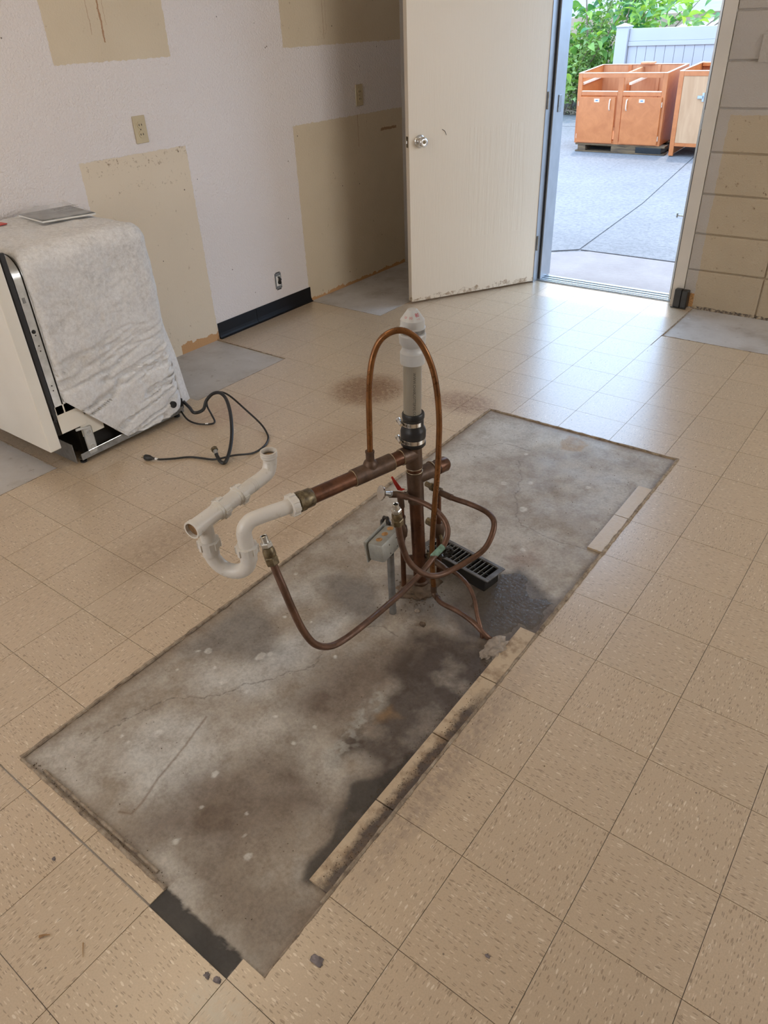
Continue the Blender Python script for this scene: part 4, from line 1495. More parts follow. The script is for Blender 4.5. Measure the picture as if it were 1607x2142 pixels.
MB().tube(arch, 0.0079, 16, 6).build('arch_tube', 'copper_bright', ds, smooth=True)
MB().tube([(-0.5035, 0.8768, 0.052), (-0.5032, 0.8765, 0.028), (-0.4935, 0.8715, 0.021), (-0.480, 0.862, 0.0245)], 0.0092, 14, 6).build('floor_elbow', 'copper_dull', ds, smooth=True)
MB().tube([(-0.484, 0.865, 0.0235), (-0.4533, 0.8454, 0.03), (-0.3897, 0.8365, 0.035), (-0.3352, 0.8265, 0.03), (-0.2968, 0.8214, 0.012), (-0.272, 0.8288, -0.012)], 0.0079, 14, 6).build('floor_tube', 'copper_tube', ds, smooth=True)

# rubber coupling with two band clamps
cp = MB().lathe(stk(0.497), UPD, [(0, 0.0315), (0.004, 0.0345), (0.012, 0.0345), (0.013, 0.0325), (0.026, 0.0325), (0.027, 0.0345), (0.044, 0.0350), (0.052, 0.033), (0.060, 0.0285), (0.078, 0.0285), (0.083, 0.0285), (0.085, 0.0305), (0.095, 0.0305), (0.099, 0.0285), (0.0985, 0.0245)], 34).build('rubber_coupling', 'black_rubber', ds, smooth=True)
for (zz_, R_) in ((0.5105, 0.0329), (0.562, 0.0289)):
    cl = MB().lathe(stk(zz_), UPD, [(0, R_), (0, R_ + 0.0012), (0.0115, R_ + 0.0012), (0.0115, R_)], 34).build('band_clamp', 'chrome', cp, smooth=True)
    dirn = Vector((-0.60, -0.80, 0)).normalized()
    tang = Vector((-0.80, 0.60, 0.0))
    o0 = stk(zz_ + 0.006) + dirn * (R_ + 0.006)
    MB().lathe(o0 - tang * 0.010, tang + Vector((0, 0, 0.15)), [(0, 0.0045), (0.020, 0.0055), (0.021, 0.0068), (0.028, 0.0068), (0.0285, 0.003)], 12).build('clamp_screw', 'chrome', cp, smooth=True)
    for k in range(11):
        a_ = math.radians(236 + 52 * 0 + 6.0 * k)
        dd_ = Vector((math.cos(a_), math.sin(a_), 0))
        q = stk(zz_ + 0.006) + dd_ * (R_ + 0.0013)
        tt = Vector((-dd_.y, dd_.x, 0))
        Mq = Matrix((tt, dd_, Vector((0, 0, 1)))).transposed().to_4x4()
        Mq.translation = q
        MB().box(-0.0007, 0.0007, -0.0004, 0.0004, -0.004, 0.004, Mq).build('clamp_slot', 'slot_black', cp)
# white vent pipe and air admittance valve
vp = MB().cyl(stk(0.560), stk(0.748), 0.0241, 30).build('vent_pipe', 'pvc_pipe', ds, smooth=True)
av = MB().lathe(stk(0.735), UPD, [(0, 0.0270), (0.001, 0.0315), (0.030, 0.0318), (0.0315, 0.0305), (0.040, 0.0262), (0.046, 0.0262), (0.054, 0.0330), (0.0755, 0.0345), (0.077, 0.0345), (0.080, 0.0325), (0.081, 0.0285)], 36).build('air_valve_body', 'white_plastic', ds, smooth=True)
MB().lathe(stk(0.8155), UPD, [(0, 0.0285), (0.012, 0.0285)], 30).build('valve_screen', 'galvanised', av, smooth=True)
cap_prof = [(0, 0.0320), (0.0025, 0.0332), (0.004, 0.0310), (0.0225, 0.0300), (0.024, 0.0285), (0.0465, 0.0125), (0.048, 0.0095)]
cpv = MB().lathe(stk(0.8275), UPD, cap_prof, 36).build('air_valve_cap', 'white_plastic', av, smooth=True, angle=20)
for k in range(4):
    a_ = math.radians(-50 + 90 * k)
    q = stk(0.81) + Vector((math.cos(a_), math.sin(a_), 0)) * 0.0300
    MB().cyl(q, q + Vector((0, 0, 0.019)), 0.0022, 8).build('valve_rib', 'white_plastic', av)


def wrap_text(s, size, fn, name, mt, parent):
    me = text_mesh(s, size)
    xs_ = [v.co.x for v in me.vertices]
    ys_ = [v.co.y for v in me.vertices]
    cx_, cy_ = (max(xs_) + min(xs_)) / 2, (max(ys_) + min(ys_)) / 2
    # refine long faces so lettering can bend
    bm = bmesh.new()
    bm.from_mesh(me)
    bmesh.ops.triangulate(bm, faces=list(bm.faces))
    for v in bm.verts:
        v.co = fn(v.co.x - cx_, v.co.y - cy_)
    bm.to_mesh(me)
    bm.free()
    me.materials.clear()
    me.materials.append(MATS[mt])
    return link(name, me, parent)


camdir = (Vector(CAMPOS) - stk(0.65))
cam_a = math.atan2(camdir.y, camdir.x)


def on_pipe(tx, ty):
    # text runs downwards; glyph height goes round the pipe to the right
    a_ = cam_a + math.radians(12) + ty / 0.0241
    q = stk(0.652 - tx * 1.0)
    return q + Vector((math.cos(a_), math.sin(a_), 0)) * 0.02425


wrap_text('WWW.CHARLOTTEPIPE.COM', 0.0098, on_pipe, 'pipe_print', 'black_ink', vp)


def on_cone(a_mid, tmid):
    def fn(tx, ty):
        t_ = tmid + ty
        t_ = min(max(t_, 0.0), 1e9)
        r_ = 0.0285 - (0.016) * (t_ - 0.024) / 0.0225 + 0.0004
        a_ = a_mid + tx / max(r_, 0.01)
        return stk(0.8275) + UPD * t_ + Vector((math.cos(a_), math.sin(a_), 0)) * r_
    return fn


wrap_text('80', 0.011, on_cone(cam_a + 0.62, 0.037), 'cap_print', 'red_ink', cpv)
wrap_text('1 1/2', 0.0042, on_cone(cam_a + 0.62, 0.0285), 'cap_print', 'red_ink', cpv)
wrap_text('(c)', 0.0075, on_cone(cam_a - 0.18, 0.032), 'cap_print', 'red_ink', cpv)
wrap_text('120', 0.0062, on_cone(cam_a - 0.80, 0.032), 'cap_print', 'red_ink', cpv)

# ---- white P-trap (slip-jointed)
tr0 = arm(AEND - 0.012)
L1 = Vector((-0.742, 0.400, 0))
L2 = Vector((-0.840, 0.362, 0))
dirA = Vector((L1.x - tr0.x, L1.y - tr0.y, 0)).normalized()


def nut(o_, d_, r_, h_, parent, nm='slip_nut'):
    d_ = Vector(d_).normalized()
    mb = MB().lathe(o_, d_, [(0, r_ - 0.0065), (0.0005, r_ - 0.001), (h_ - 0.0005, r_), (h_, r_ - 0.006)], 28)
    _, u_, w_ = mb.frame(d_)
    for k in range(8):
        a_ = 2 * math.pi * k / 8
        e_ = u_ * math.cos(a_) + w_ * math.sin(a_)
        t_ = -u_ * math.sin(a_) + w_ * math.cos(a_)
        Mq = Matrix((t_, e_, d_)).transposed().to_4x4()
        Mq.translation = Vector(o_) + e_ * (r_ - 0.001)
        mb.box(-0.0042, 0.0042, -0.002, 0.0034, 0.001, h_ - 0.0005, Mq)
    return mb.build(nm, 'pvc', parent, smooth=True)


ZN = 0.398
ZA = tr0.z
pa = [tr0, tr0 + dirA * 0.025, Vector((L1.x, L1.y, ZA)) - dirA * 0.036, Vector((L1.x, L1.y, ZA)) - dirA * 0.014 + Vector((0, 0, -0.006)),
      Vector((L1.x, L1.y, ZA - 0.026)), Vector((L1.x, L1.y, ZN + 0.006)), Vector((L1.x, L1.y, ZN - 0.02))]
MB().tube(pa, 0.0191, 24, 7).build('trap_arm', 'pvc', ds, smooth=True)
nut(arm(AEND - 0.024), ARM, 0.0275, 0.020, ds)
mid = (L1 + L2) / 2
hv = (L2 - L1) / 2
R_ = hv.length
ub = [Vector((L1.x, L1.y, ZN))]
ZB = 0.362
for k in range(0, 13):
    a_ = math.pi * k / 12
    ub.append(mid - hv * math.cos(a_) + Vector((0, 0, ZB - R_ * math.sin(a_))))
ub.append(Vector((L2.x, L2.y, ZN)))
MB().tube(ub, lambda t_: 0.0197 + (0.0022 if (t_ < 0.10 or t_ > 0.90) else 0.0), 24, 3).build('trap_bend', 'pvc', ds, smooth=True)
nut((L1.x, L1.y, ZN - 0.020), (0, 0, 1), 0.0275, 0.022, ds)
nut((L2.x, L2.y, ZN - 0.020), (0, 0, 1), 0.0275, 0.022, ds)
ZT = 0.458
TD = Vector((-0.03, 0.262, 0.0)).normalized()
TC = Vector((L2.x, L2.y, ZT))
MB().cyl((L2.x, L2.y, ZN - 0.005), (L2.x, L2.y, ZT), 0.0190, 24).build('tee_tailpiece', 'pvc', ds, smooth=True)
t0 = TC - TD * 0.046
tt_ = MB().lathe(t0, TD, [(0.016, 0.0185), (0.0, 0.0190), (0.0, 0.0232), (0.002, 0.0238), (0.005, 0.0228), (0.008, 0.0238), (0.011, 0.0228), (0.014, 0.0236), (0.016, 0.0215), (0.092, 0.0215), (0.0925, 0.0235), (0.102, 0.0235)], 28, caps=False).build('sanitary_tee', 'pvc', ds, smooth=True)
MB().lathe(t0 + TD * 0.010, TD, [(0, 0.0188), (0.001, 0.0188)], 24).build('tee_bore', 'rust_inside', tt_)
nut(t0 + TD * 0.100, TD, 0.0272, 0.019, ds)
MB().lathe(t0 + TD * 0.118, TD, [(0, 0.0215), (0.046, 0.0215), (0.0465, 0.0235), (0.056, 0.0235)], 26).build('coupling_pipe', 'pvc', ds, smooth=True)
nut(t0 + TD * 0.172, TD, 0.0268, 0.018, ds)
e0 = t0 + TD * 0.315
pe = [t0 + TD * 0.185, t0 + TD * 0.235, e0 - TD * 0.034, e0 - TD * 0.012 + Vector((0, 0, 0.005)), e0 + Vector((0, 0, 0.026)), e0 + Vector((0, 0, 0.046))]
tp = MB().tube(pe, 0.0190, 24, 7, caps=False).build('tail_pipe', 'pvc', ds, smooth=True)
MB().lathe(e0 + Vector((0, 0, 0.040)), (0, 0, 1), [(0, 0.0190), (0.004, 0.0225), (0.007, 0.0232), (0.010, 0.0222), (0.013, 0.0234), (0.016, 0.0224), (0.019, 0.0234), (0.022, 0.0232), (0.0222, 0.0200), (0.010, 0.0190)], 30, caps=False).build('tail_socket', 'pvc', tp, smooth=True)
MB().lathe(e0 + Vector((0, 0, 0.046)), (0, 0, 1), [(0, 0.0192), (0.001, 0.0192)], 26).build('pipe_bore', 'pipe_inside', tp)
for k in range(3):
    MB().ring(t0 + TD * (0.225 + 0.006 * k), TD, 0.0192, 0.0007).build('embossed_ring', 'pvc', tp, smooth=True)


# ---- water supply, near side
def hex_fit(o_, d_, spec, name, mt, parent, seg=6):
    return MB().lathe(o_, d_, spec, seg).build(name, mt, parent)


def threaded_end(p0, p1, parent):
    """compression stop fitting: brass hex, rusty body, small steel outlet"""
    d_ = (Vector(p1) - Vector(p0)).normalized()
    p0 = Vector(p0)
    f_ = hex_fit(p0, d_, [(0, 0.0125), (0.002, 0.0140), (0.016, 0.0140), (0.018, 0.0125)], 'compression_nut', 'brass_old', parent)
    b_ = MB().lathe(p0 + d_ * 0.018, d_, [(0, 0.0115), (0.003, 0.0128), (0.014, 0.0124), (0.018, 0.0108), (0.020, 0.0108)], 18).build('fitting_body', 'brass_old', parent, smooth=True)
    hex_fit(p0 + d_ * 0.038, d_, [(0, 0.0105), (0.002, 0.0122), (0.009, 0.0122), (0.011, 0.0105)], 'outlet_nut', 'steel', b_)
    MB().lathe(p0 + d_ * 0.049, d_, [(0, 0.0078), (0.004, 0.0072), (0.014, 0.0072), (0.0145, 0.0062), (0.013, 0.0050)], 18, caps=False).build('outlet', 'steel', b_, smooth=True)
    MB().lathe(p0 + d_ * 0.058, d_, [(0, 0.0058), (0.001, 0.0058)], 14).build('outlet_bore', 'slot_black', b_)


ws = empty('water_supply', (-0.61, 0.881, 0), 'copper water line with round chrome knob, sweeping out to the end nearest the viewer', 'pipe')
t1 = [(-0.6236, 0.8622, 0.3425), (-0.571, 0.8636, 0.3492), (-0.5352, 0.8706, 0.3422), (-0.4981, 0.875, 0.331), (-0.4655, 0.8739, 0.3085), (-0.446, 0.8611, 0.2847), (-0.4428, 0.8394, 0.2565), (-0.4484, 0.8048, 0.2395), (-0.4432, 0.7229, 0.2292), (-0.4313, 0.6191, 0.241), (-0.4144, 0.5168, 0.2677), (-0.4006, 0.4259, 0.2926), (-0.4007, 0.3567, 0.3018), (-0.4012, 0.3094, 0.319), (-0.4012, 0.267, 0.3592), (-0.4029, 0.2398, 0.4186), (-0.4119, 0.2266, 0.4832), (-0.4193, 0.2194, 0.5352), (-0.4348, 0.2212, 0.5695), (-0.4434, 0.2213, 0.5954)]
MB().tube(t1, 0.0079, 16, 6).build('bent_tube', 'copper_tube', ws, smooth=True)
threaded_end((-0.4425, 0.2213, 0.590), (-0.4543, 0.2222, 0.6333), ws)
q0, q1 = Vector((-0.4515, 0.793, 0.2365)), Vector((-0.4435, 0.833, 0.2515))
MB().cyl(q0, q1, 0.0093, 16).build('tube_coupling', 'verdigris', ws, smooth=True)
RX, RY = -0.612, 0.872
MB().tube([(RX, RY, 0.0), (RX, RY, 0.15), (RX, RY, 0.335)], 0.0079, 16, 2).build('riser_tube', 'copper', ws, smooth=True)
MB().tube([(-0.640, 0.853, 0.343), (-0.612, 0.866, 0.3445), (-0.585, 0.8655, 0.347)], 0.0098, 16, 5).cyl((RX, RY - 0.004, 0.345), (RX, RY, 0.300), 0.0098, 16).build('supply_tee', 'copper_dull', ws, smooth=True)
MB().lathe((RX, RY, 0.185), (0, 0, 1), [(0, 0.0095), (0.008, 0.0100), (0.012, 0.0145), (0.030, 0.0165), (0.046, 0.0145), (0.052, 0.0105), (0.075, 0.0100), (0.076, 0.0112), (0.082, 0.0112)], 18).build('gate_valve', 'copper_dull', ws, smooth=True)


def handwheel(centre, axis, r_, parent, name='handwheel'):
    d_ = Vector(axis).normalized()
    mb = MB()
    _, u_, w_ = mb.frame(d_)
    c_ = Vector(centre)
    n_ = 40
    P = []
    for k in range(n_ + 1):
        a_ = 2 * math.pi * k / n_
        rr_ = r_ * (1 + 0.10 * math.cos(8 * a_))
        P.append(c_ + (u_ * math.cos(a_) + w_ * math.sin(a_)) * rr_)
    mb.tube(P, r_ * 0.22, 8, 1, smooth=False, caps=False)
    for k in range(4):
        a_ = math.pi / 2 * k
        mb.cyl(c_ - d_ * 0.003, c_ + (u_ * math.cos(a_) + w_ * math.sin(a_)) * r_, r_ * 0.17, 8)
    mb.lathe(c_ - d_ * 0.008, d_, [(0, 0.006), (0.012, 0.006), (0.014, 0.004)], 12)
    return mb.build(name, 'black_paint', parent, smooth=True)


wc = Vector((-0.640, 0.829, 0.2500))
MB().cyl((RX, RY, 0.225), wc, 0.0062, 12).lathe((RX, RY, 0.225), wc - Vector((RX, RY, 0.225)), [(0.012, 0.0105), (0.028, 0.0105)], 6).build('valve_stem', 'brass_old', ws, smooth=True)
handwheel(wc, (-0.42, -0.845, 0.305), 0.0220, ws)
# chrome stop knob and small red lever on the tee end
ov = Vector((-0.641, 0.824, 0.363))
st0 = Vector((-0.634, 0.857, 0.344))
dv = (ov - st0).normalized()
MB().lathe(st0 - dv * 0.004, dv, [(0, 0.0095), (0.014, 0.0095), (0.0145, 0.0075), (0.026, 0.0065), (0.040, 0.0055)], 14).build('stop_valve', 'steel', ws, smooth=True)
MB().lathe(ov, (-0.42, -0.845, 0.305), [(-0.002, 0.004), (0.001, 0.0200), (0.004, 0.0218), (0.007, 0.0205), (0.0075, 0.0150), (0.0065, 0.0080), (0.0075, 0.0040), (0.0072, 0.0020)], 30).build('round_knob', 'chrome', ws, smooth=True)
lev = [Vector((-0.613, 0.884, 0.350)), Vector((-0.622, 0.879, 0.352)), Vector((-0.632, 0.874, 0.372)), Vector((-0.640, 0.869, 0.392))]
vs_, fs_ = [], []
sid = Vector((0.60, 0.72, 0.2)).normalized()
for k, q in enumerate(lev):
    wd = (0.0055, 0.0060, 0.0048, 0.0022)[k]
    for s1, s2 in ((-1, 0), (1, 0), (1, 1), (-1, 1)):
        vs_.append(q + sid * wd * s1 + Vector((-0.35, 0.30, 0.7)).normalized() * 0.0022 * s2)
for k in range(3):
    for m_ in range(4):
        fs_.append((k * 4 + m_, k * 4 + (m_ + 1) % 4, k * 4 + 4 + (m_ + 1) % 4, k * 4 + 4 + m_))
fs_ += [(3, 2, 1, 0), (12, 13, 14, 15)]
MB().add(vs_, fs_).build('lever', 'red_plastic', ws)
MB().lathe((-0.605, 0.889, 0.338), (-0.2, 0.1, 1), [(0, 0.009), (0.010, 0.009), (0.012, 0.005)], 10).build('lever_boss', 'chrome', ws, smooth=True)
# low cross branch with a brass test cap
MB().tube([(RX, RY, 0.112), (-0.585, 0.905, 0.105), (-0.5441, 0.9307, 0.095), (-0.515, 0.932, 0.088), (-0.490, 0.925, 0.085)], 0.0100, 14, 6).build('cross_branch', 'copper_dull', ws, smooth=True)
MB().lathe((-0.552, 0.925, 0.100), (0, 0, 1), [(0, 0.0085), (0.014, 0.0085), (0.0145, 0.0105), (0.021, 0.0105), (0.023, 0.008)], 12).build('test_cap', 'brass_old', ws, smooth=True)
MB().tube([(-0.498, 0.928, 0.086), (-0.4569, 0.9266, 0.088), (-0.3984, 0.9013, 0.085), (-0.3621, 0.8771, 0.065), (-0.3357, 0.8476, 0.045), (-0.3094, 0.8261, 0.02), (-0.2972, 0.8183, -0.01)], 0.0062, 12, 6).build('thin_tube', 'copper_tube', ws, smooth=True)

# ---- water supply, far side
w2 = empty('water_supply', (-0.5522, 0.985, 0), 'copper water line looping in a wide U, ending in a corroded upright fitting', 'pipe')
t2 = [(-0.3924, 0.5605, 0.530), (-0.3921, 0.5624, 0.5142), (-0.4009, 0.5805, 0.4575), (-0.407, 0.5985, 0.4099), (-0.4120, 0.6238, 0.3548), (-0.4072, 0.651, 0.3093), (-0.3958, 0.6876, 0.2696), (-0.3839, 0.7258, 0.2493), (-0.3671, 0.7696, 0.2488), (-0.3434, 0.8151, 0.2618), (-0.3238, 0.8478, 0.2816), (-0.3184, 0.8743, 0.3073), (-0.3259, 0.9031, 0.3297), (-0.3471, 0.924, 0.3377), (-0.3837, 0.9404, 0.3368), (-0.4333, 0.9464, 0.336), (-0.4829, 0.95, 0.3322), (-0.5284, 0.9578, 0.3297), (-0.5522, 0.968, 0.325)]
MB().tube(t2, 0.0079, 16, 6).build('bent_tube', 'copper_tube', w2, smooth=True)
threaded_end((-0.3935, 0.565, 0.503), (-0.3915, 0.5585, 0.545), w2)
MB().cyl((-0.492, 0.9515, 0.3318), (-0.535, 0.960, 0.329), 0.0094, 16).build('tube_sleeve', 'copper_dull', w2, smooth=True)
MB().tube([(-0.5522, 0.978, 0.0), (-0.5522, 0.978, 0.16), (-0.5522, 0.975, 0.325)], 0.0079, 14, 2).build('riser_tube', 'copper', w2, smooth=True)
MB().lathe((-0.5522, 0.972, 0.327), (-0.78, 0.12, 0.02), [(-0.012, 0.0095), (0.014, 0.0095), (0.0145, 0.0125), (0.026, 0.0125), (0.027, 0.0085), (0.046, 0.0085)], 8).build('stop_valve', 'brass_old', w2)
MB().lathe((-0.5522, 0.978, 0.150), (0, 0, 1), [(0, 0.0100), (0.010, 0.0160), (0.030, 0.0180), (0.048, 0.0150), (0.056, 0.0100)], 18).build('gate_valve', 'copper_dull', w2, smooth=True)
MB().cyl((-0.5522, 0.978, 0.190), (-0.598, 0.985, 0.192), 0.0125, 8).build('valve_bonnet', 'brass_old', w2)
hc = Vector((-0.505, 0.940, 0.138))
MB().cyl((-0.5522, 0.978, 0.178), hc, 0.0055, 10).build('valve_stem', 'brass_old', w2)
handwheel(hc, (0.6, -0.45, -0.25), 0.021, w2)

# ---- metal electrical box on a conduit stub
eb = empty('electrical_box', (-0.572, 0.759, 0), 'grey metal electrical box with rusty knockouts on a short conduit', 'electrical box')
MB().cyl((-0.572, 0.759, -0.003), (-0.572, 0.759, 0.218), 0.0105, 18).build('conduit', 'galvanised', eb, smooth=True)
Me = Matrix.Translation((-0.588, 0.758, 0.248)) @ Matrix.Rotation(math.radians(6), 4, 'Z') @ Matrix.Rotation(math.radians(-6), 4, 'Y')
bd = MB().bbox(-0.0255, 0.0255, -0.052, 0.052, -0.030, 0.030, 0.009, Me).build('box_body', 'box_grey', eb, smooth=True)
MB().bbox(-0.0315, -0.0258, -0.057, 0.057, -0.035, 0.035, 0.002, Me).build('cover_plate', 'box_grey', eb)
for yy in (-0.026, 0.004, 0.034):
    MB().lathe(Me @ Vector((0.001, yy, 0.0298)), Me.to_3x3() @ Vector((0, 0, 1)), [(0, 0.0092), (0.0011, 0.0090)], 18).build('knockout', 'rust_orange', bd)
for yy in (-0.016, 0.022):
    for zz_ in (-0.016, 0.012):
        MB().lathe(Me @ Vector((0.0252, yy, zz_)), Me.to_3x3() @ Vector((1, 0, 0)), [(0, 0.0022), (0.0008, 0.0020)], 10).build('screw_hole', 'slot_black', bd)
for yy, rr_ in ((-0.033, 0.011), (0.003, 0.012)):
    MB().ring(Me @ Vector((0.0254, yy, -0.002)), Me.to_3x3() @ Vector((1, 0, 0)), rr_, 0.0006, 20, 5).build('side_knockout', 'box_grey', bd)

# ---- floor register standing proud of the slab
rg = empty('floor_register', (-0.515, 1.048, 0), 'dark slotted floor register with metal rim behind the pipe stack', 'floor register')
Mr = Matrix.Translation((-0.510, 1.0455, 0.0)) @ Matrix.Rotation(math.radians(-8.5), 4, 'Z')
for nm, a in (('boot_side', (-0.120, 0.120, -0.034, -0.031)), ('boot_side', (-0.120, 0.120, 0.031, 0.034)), ('boot_side', (0.117, 0.120, -0.0305, 0.0305)), ('boot_side', (-0.120, -0.117, -0.0305, 0.0305))):
    MB().box(a[0], a[1], a[2], a[3], -0.002, 0.046, Mr).build(nm, 'black_paint', rg)
MB().box(-0.117, 0.117, -0.031, 0.031, 0.001, 0.003, Mr).build('boot_floor', 'dark_cavity', rg)
for a in ((-0.138, 0.138, -0.044, -0.033), (-0.138, 0.138, 0.033, 0.044), (0.121, 0.138, -0.0328, 0.0328), (-0.138, -0.121, -0.0328, 0.0328)):
    MB().bbox(a[0], a[1], a[2], a[3], 0.0465, 0.0515, 0.0015, Mr).build('rim', 'dark_metal', rg)
for k in range(14):
    xx = -0.103 + 0.0158 * k
    MB().box(xx - 0.0006, xx + 0.0006, -0.0328, 0.0328, 0.040, 0.0495, Mr).build('slat', 'steel', rg)
MB().box(-0.112, 0.112, -0.0015, 0.0015, 0.030, 0.0355, Mr).build('damper_bar', 'black_paint', rg)

# ================================================================== WATER AND DIRT ON THE SLAB
pud = [(-0.4, 1.036), (-0.391, 1.096), (-0.358, 1.127), (-0.324, 1.121), (-0.295, 1.071), (-0.262, 1.04), (-0.228, 1.068), (-0.202, 1.062), (-0.202, 1.016), (-0.189, 0.98), (-0.192, 0.926), (-0.235, 0.922), (-0.255, 0.872), (-0.268, 0.819), (-0.291, 0.821), (-0.344, 0.869), (-0.393, 0.911), (-0.409, 0.98)]
gx = np.linspace(-0.42, -0.178, 150)
gy = np.linspace(0.80, 1.14, 210)
QX, QY = np.meshgrid(gx, gy)
sd_ = poly_sd(QX + (fbm(QX, QY, 30, 3, 90) - .5) * .03, QY + (fbm(QX, QY, 30, 3, 95) - .5) * .03, pud)
hh = 0.0026 * np.sqrt(np.clip(-sd_ / 0.010, 0, 1)) * (0.8 + 0.4 * fbm(QX, QY, 60, 3, 99))
ins = sd_ < 0.001
idm = -np.ones(QX.shape, int)
vv_ = []
for (i, j), t_ in np.ndenumerate(ins):
    if t_:
        idm[i, j] = len(vv_)
        vv_.append((QX[i, j], QY[i, j], -0.0024 + hh[i, j]))
ff_ = []
for i in range(QX.shape[0] - 1):
    for j in range(QX.shape[1] - 1):
        q = (idm[i, j], idm[i, j + 1], idm[i + 1, j + 1], idm[i + 1, j])
        if min(q) >= 0:
            ff_.append(q)
tag(MB().add(vv_, ff_).build('puddle', 'water', smooth=True, angle=180), 'shallow puddle of water next to the floor register', 'puddle')


def lump(name, loc, r_, flat, mt, seed, label, cat, sub=3, rough_=0.35):
    rnd_ = random.Random(seed)
    bm = bmesh.new()
    bmesh.ops.create_icosphere(bm, subdivisions=sub, radius=1)
    from mathutils import noise as mn
    for v in bm.verts:
        k_ = 1 + rough_ * mn.noise(v.co * 1.7 + Vector((seed * 3.1, 0, 0))) + rough_ * 0.7 * mn.noise(v.co * 4.2 + Vector((0, seed, 0)))
        v.co = Vector((v.co.x * r_[0] * k_, v.co.y * r_[1] * k_, max(-0.1, v.co.z) * flat * k_))
    me_ = bpy.data.meshes.new(name)
    bm.to_mesh(me_)
    bm.free()
    me_.materials.append(MATS[mt])
    for p_ in me_.polygons:
        p_.use_smooth = True
    o_ = link(name, me_, None, loc)
    return tag(o_, label, cat)


lump('plaster_lump', (-0.248, 0.800, -0.002), (0.030, 0.050), 0.016, 'plaster', 3, 'crumbling plaster lump where the thin pipes enter the floor', 'rubble', 4, 0.45)
lump('dirt_mound', (-0.575, 0.895, -0.003), (0.062, 0.060), 0.016, 'dirt', 5, 'small mound of dirt around the foot of the drain stack', 'dirt', 4, 0.4)
lump('pebble', (-0.515, 0.805, -0.002), (0.009, 0.006), 0.007, 'plaster', 6, 'small pale pebble on the slab beside the pipes', 'pebble')
lump('pebble', (-0.468, 0.765, -0.002), (0.010, 0.008), 0.009, 'dirt', 7, 'small dark pebble on the slab beside the pipes', 'pebble')

# crumbs
cb = MB()
rnd = random.Random(21)


def crumb(x_, y_, r_, z0=0.0):
    a_ = rnd.uniform(0, 6.28)
    q = [Vector((math.cos(a_ + k * 2.1) * r_ * rnd.uniform(0.6, 1.3), math.sin(a_ + k * 2.1) * r_ * rnd.uniform(0.6, 1.3), 0)) for k in range(3)]
    o_ = Vector((x_, y_, z0))
    cb.add([o_ + q[0], o_ + q[1], o_ + q[2], o_ + Vector((0, 0, r_ * rnd.uniform(0.6, 1.2)))], [(0, 1, 3), (1, 2, 3), (2, 0, 3), (2, 1, 0)])


for k in range(520):
    crumb(-0.190 + rnd.gauss(0, 0.010), rnd.uniform(0.02, 0.62), rnd.uniform(0.0007, 0.002), 0.0026)
for k in range(260):
    crumb(rnd.gauss(-0.575, 0.045), rnd.gauss(0.875, 0.045), rnd.uniform(0.001, 0.003), -0.002)
for k in range(300):
    crumb(rnd.gauss(-1.60, 0.07), rnd.gauss(1.95, 0.085), rnd.uniform(0.0007, 0.002))
for k in range(140):
    crumb(rnd.gauss(-1.15, 0.07), rnd.gauss(2.09, 0.05), rnd.uniform(0.0007, 0.0018))
for k in range(320):
    crumb(rnd.uniform(-0.99, -0.23), rnd.uniform(-0.17, 2.07), rnd.uniform(0.0007, 0.0022), -0.0025)
for k in range(220):
    crumb(rnd.uniform(-0.235, -0.245), rnd.uniform(0.05, 0.75), rnd.uniform(0.0007, 0.0018), -0.0025)
for k in range(260):
    x_, y_ = rnd.uniform(-2.3, 0.6), rnd.uniform(-0.6, 3.3)
    if not (SLAB[0] < x_ < SLAB[1] and SLAB[2] < y_ < SLAB[3]):
        crumb(x_, y_, rnd.uniform(0.0008, 0.0024))
for k in range(140):
    crumb(rnd.uniform(-0.98, -0.47), -0.178 + rnd.gauss(0, 0.006), rnd.uniform(0.0008, 0.0025), -0.002)
tag(cb.build('crumbs', 'dirt'), 'scattered dirt crumbs and grit over the floor', 'debris', kind='stuff')


# a few larger scraps near the camera
def splinter(pts, w0, label):
    mb = MB().tube(pts, lambda t_: w0 * (1 - 0.75 * t_), 5, 3)
    tag(mb.build('wood_splinter', 'wood_splinter'), label, 'splinter')


splinter([(-0.583, -0.395, 0.003), (-0.577, -0.387, 0.004), (-0.569, -0.380, 0.003)], 0.0032, 'short orange wood splinter on the tiles at lower left')
splinter([(-0.503, -0.350, 0.002), (-0.492, -0.358, 0.002), (-0.480, -0.366, 0.002)], 0.0013, 'thin straight splinter lying by itself on the tiles')
for k, (x_, y_, r_, lb) in enumerate(((-0.111, -0.105, 0.012, 'large grey lint tuft on the tiles below the slab corner'), (-0.262, -0.247, 0.007, 'dark lint scrap against the black glue strip'),
                                      (-0.240, -0.240, 0.008, 'dark crumb beside the tile joint at the slab corner'), (0.143, 0.089, 0.005, 'single dark crumb on the clean tiles at right'),
                                      (-0.707, -0.286, 0.005, 'small brown crumb near the left picture edge'))):
    lump('lint_tuft', (x_, y_, 0.0), (r_, r_ * 0.7), r_ * 0.45, 'lint', 30 + k, lb, 'lint', 3, 0.7)

# ================================================================== DISHWASHER
dwh = empty('dishwasher', (-2.45, 1.0, 0), 'white built-in dishwasher pulled out, wrapped in a grey felt blanket', 'dishwasher')
X0, X1 = -2.735, -2.165
# tub
MB().bbox(X0 + 0.01, X1 - 0.012, 0.80, 1.30, 0.125, 0.825, 0.02).build('tub', 'galvanised', dwh)


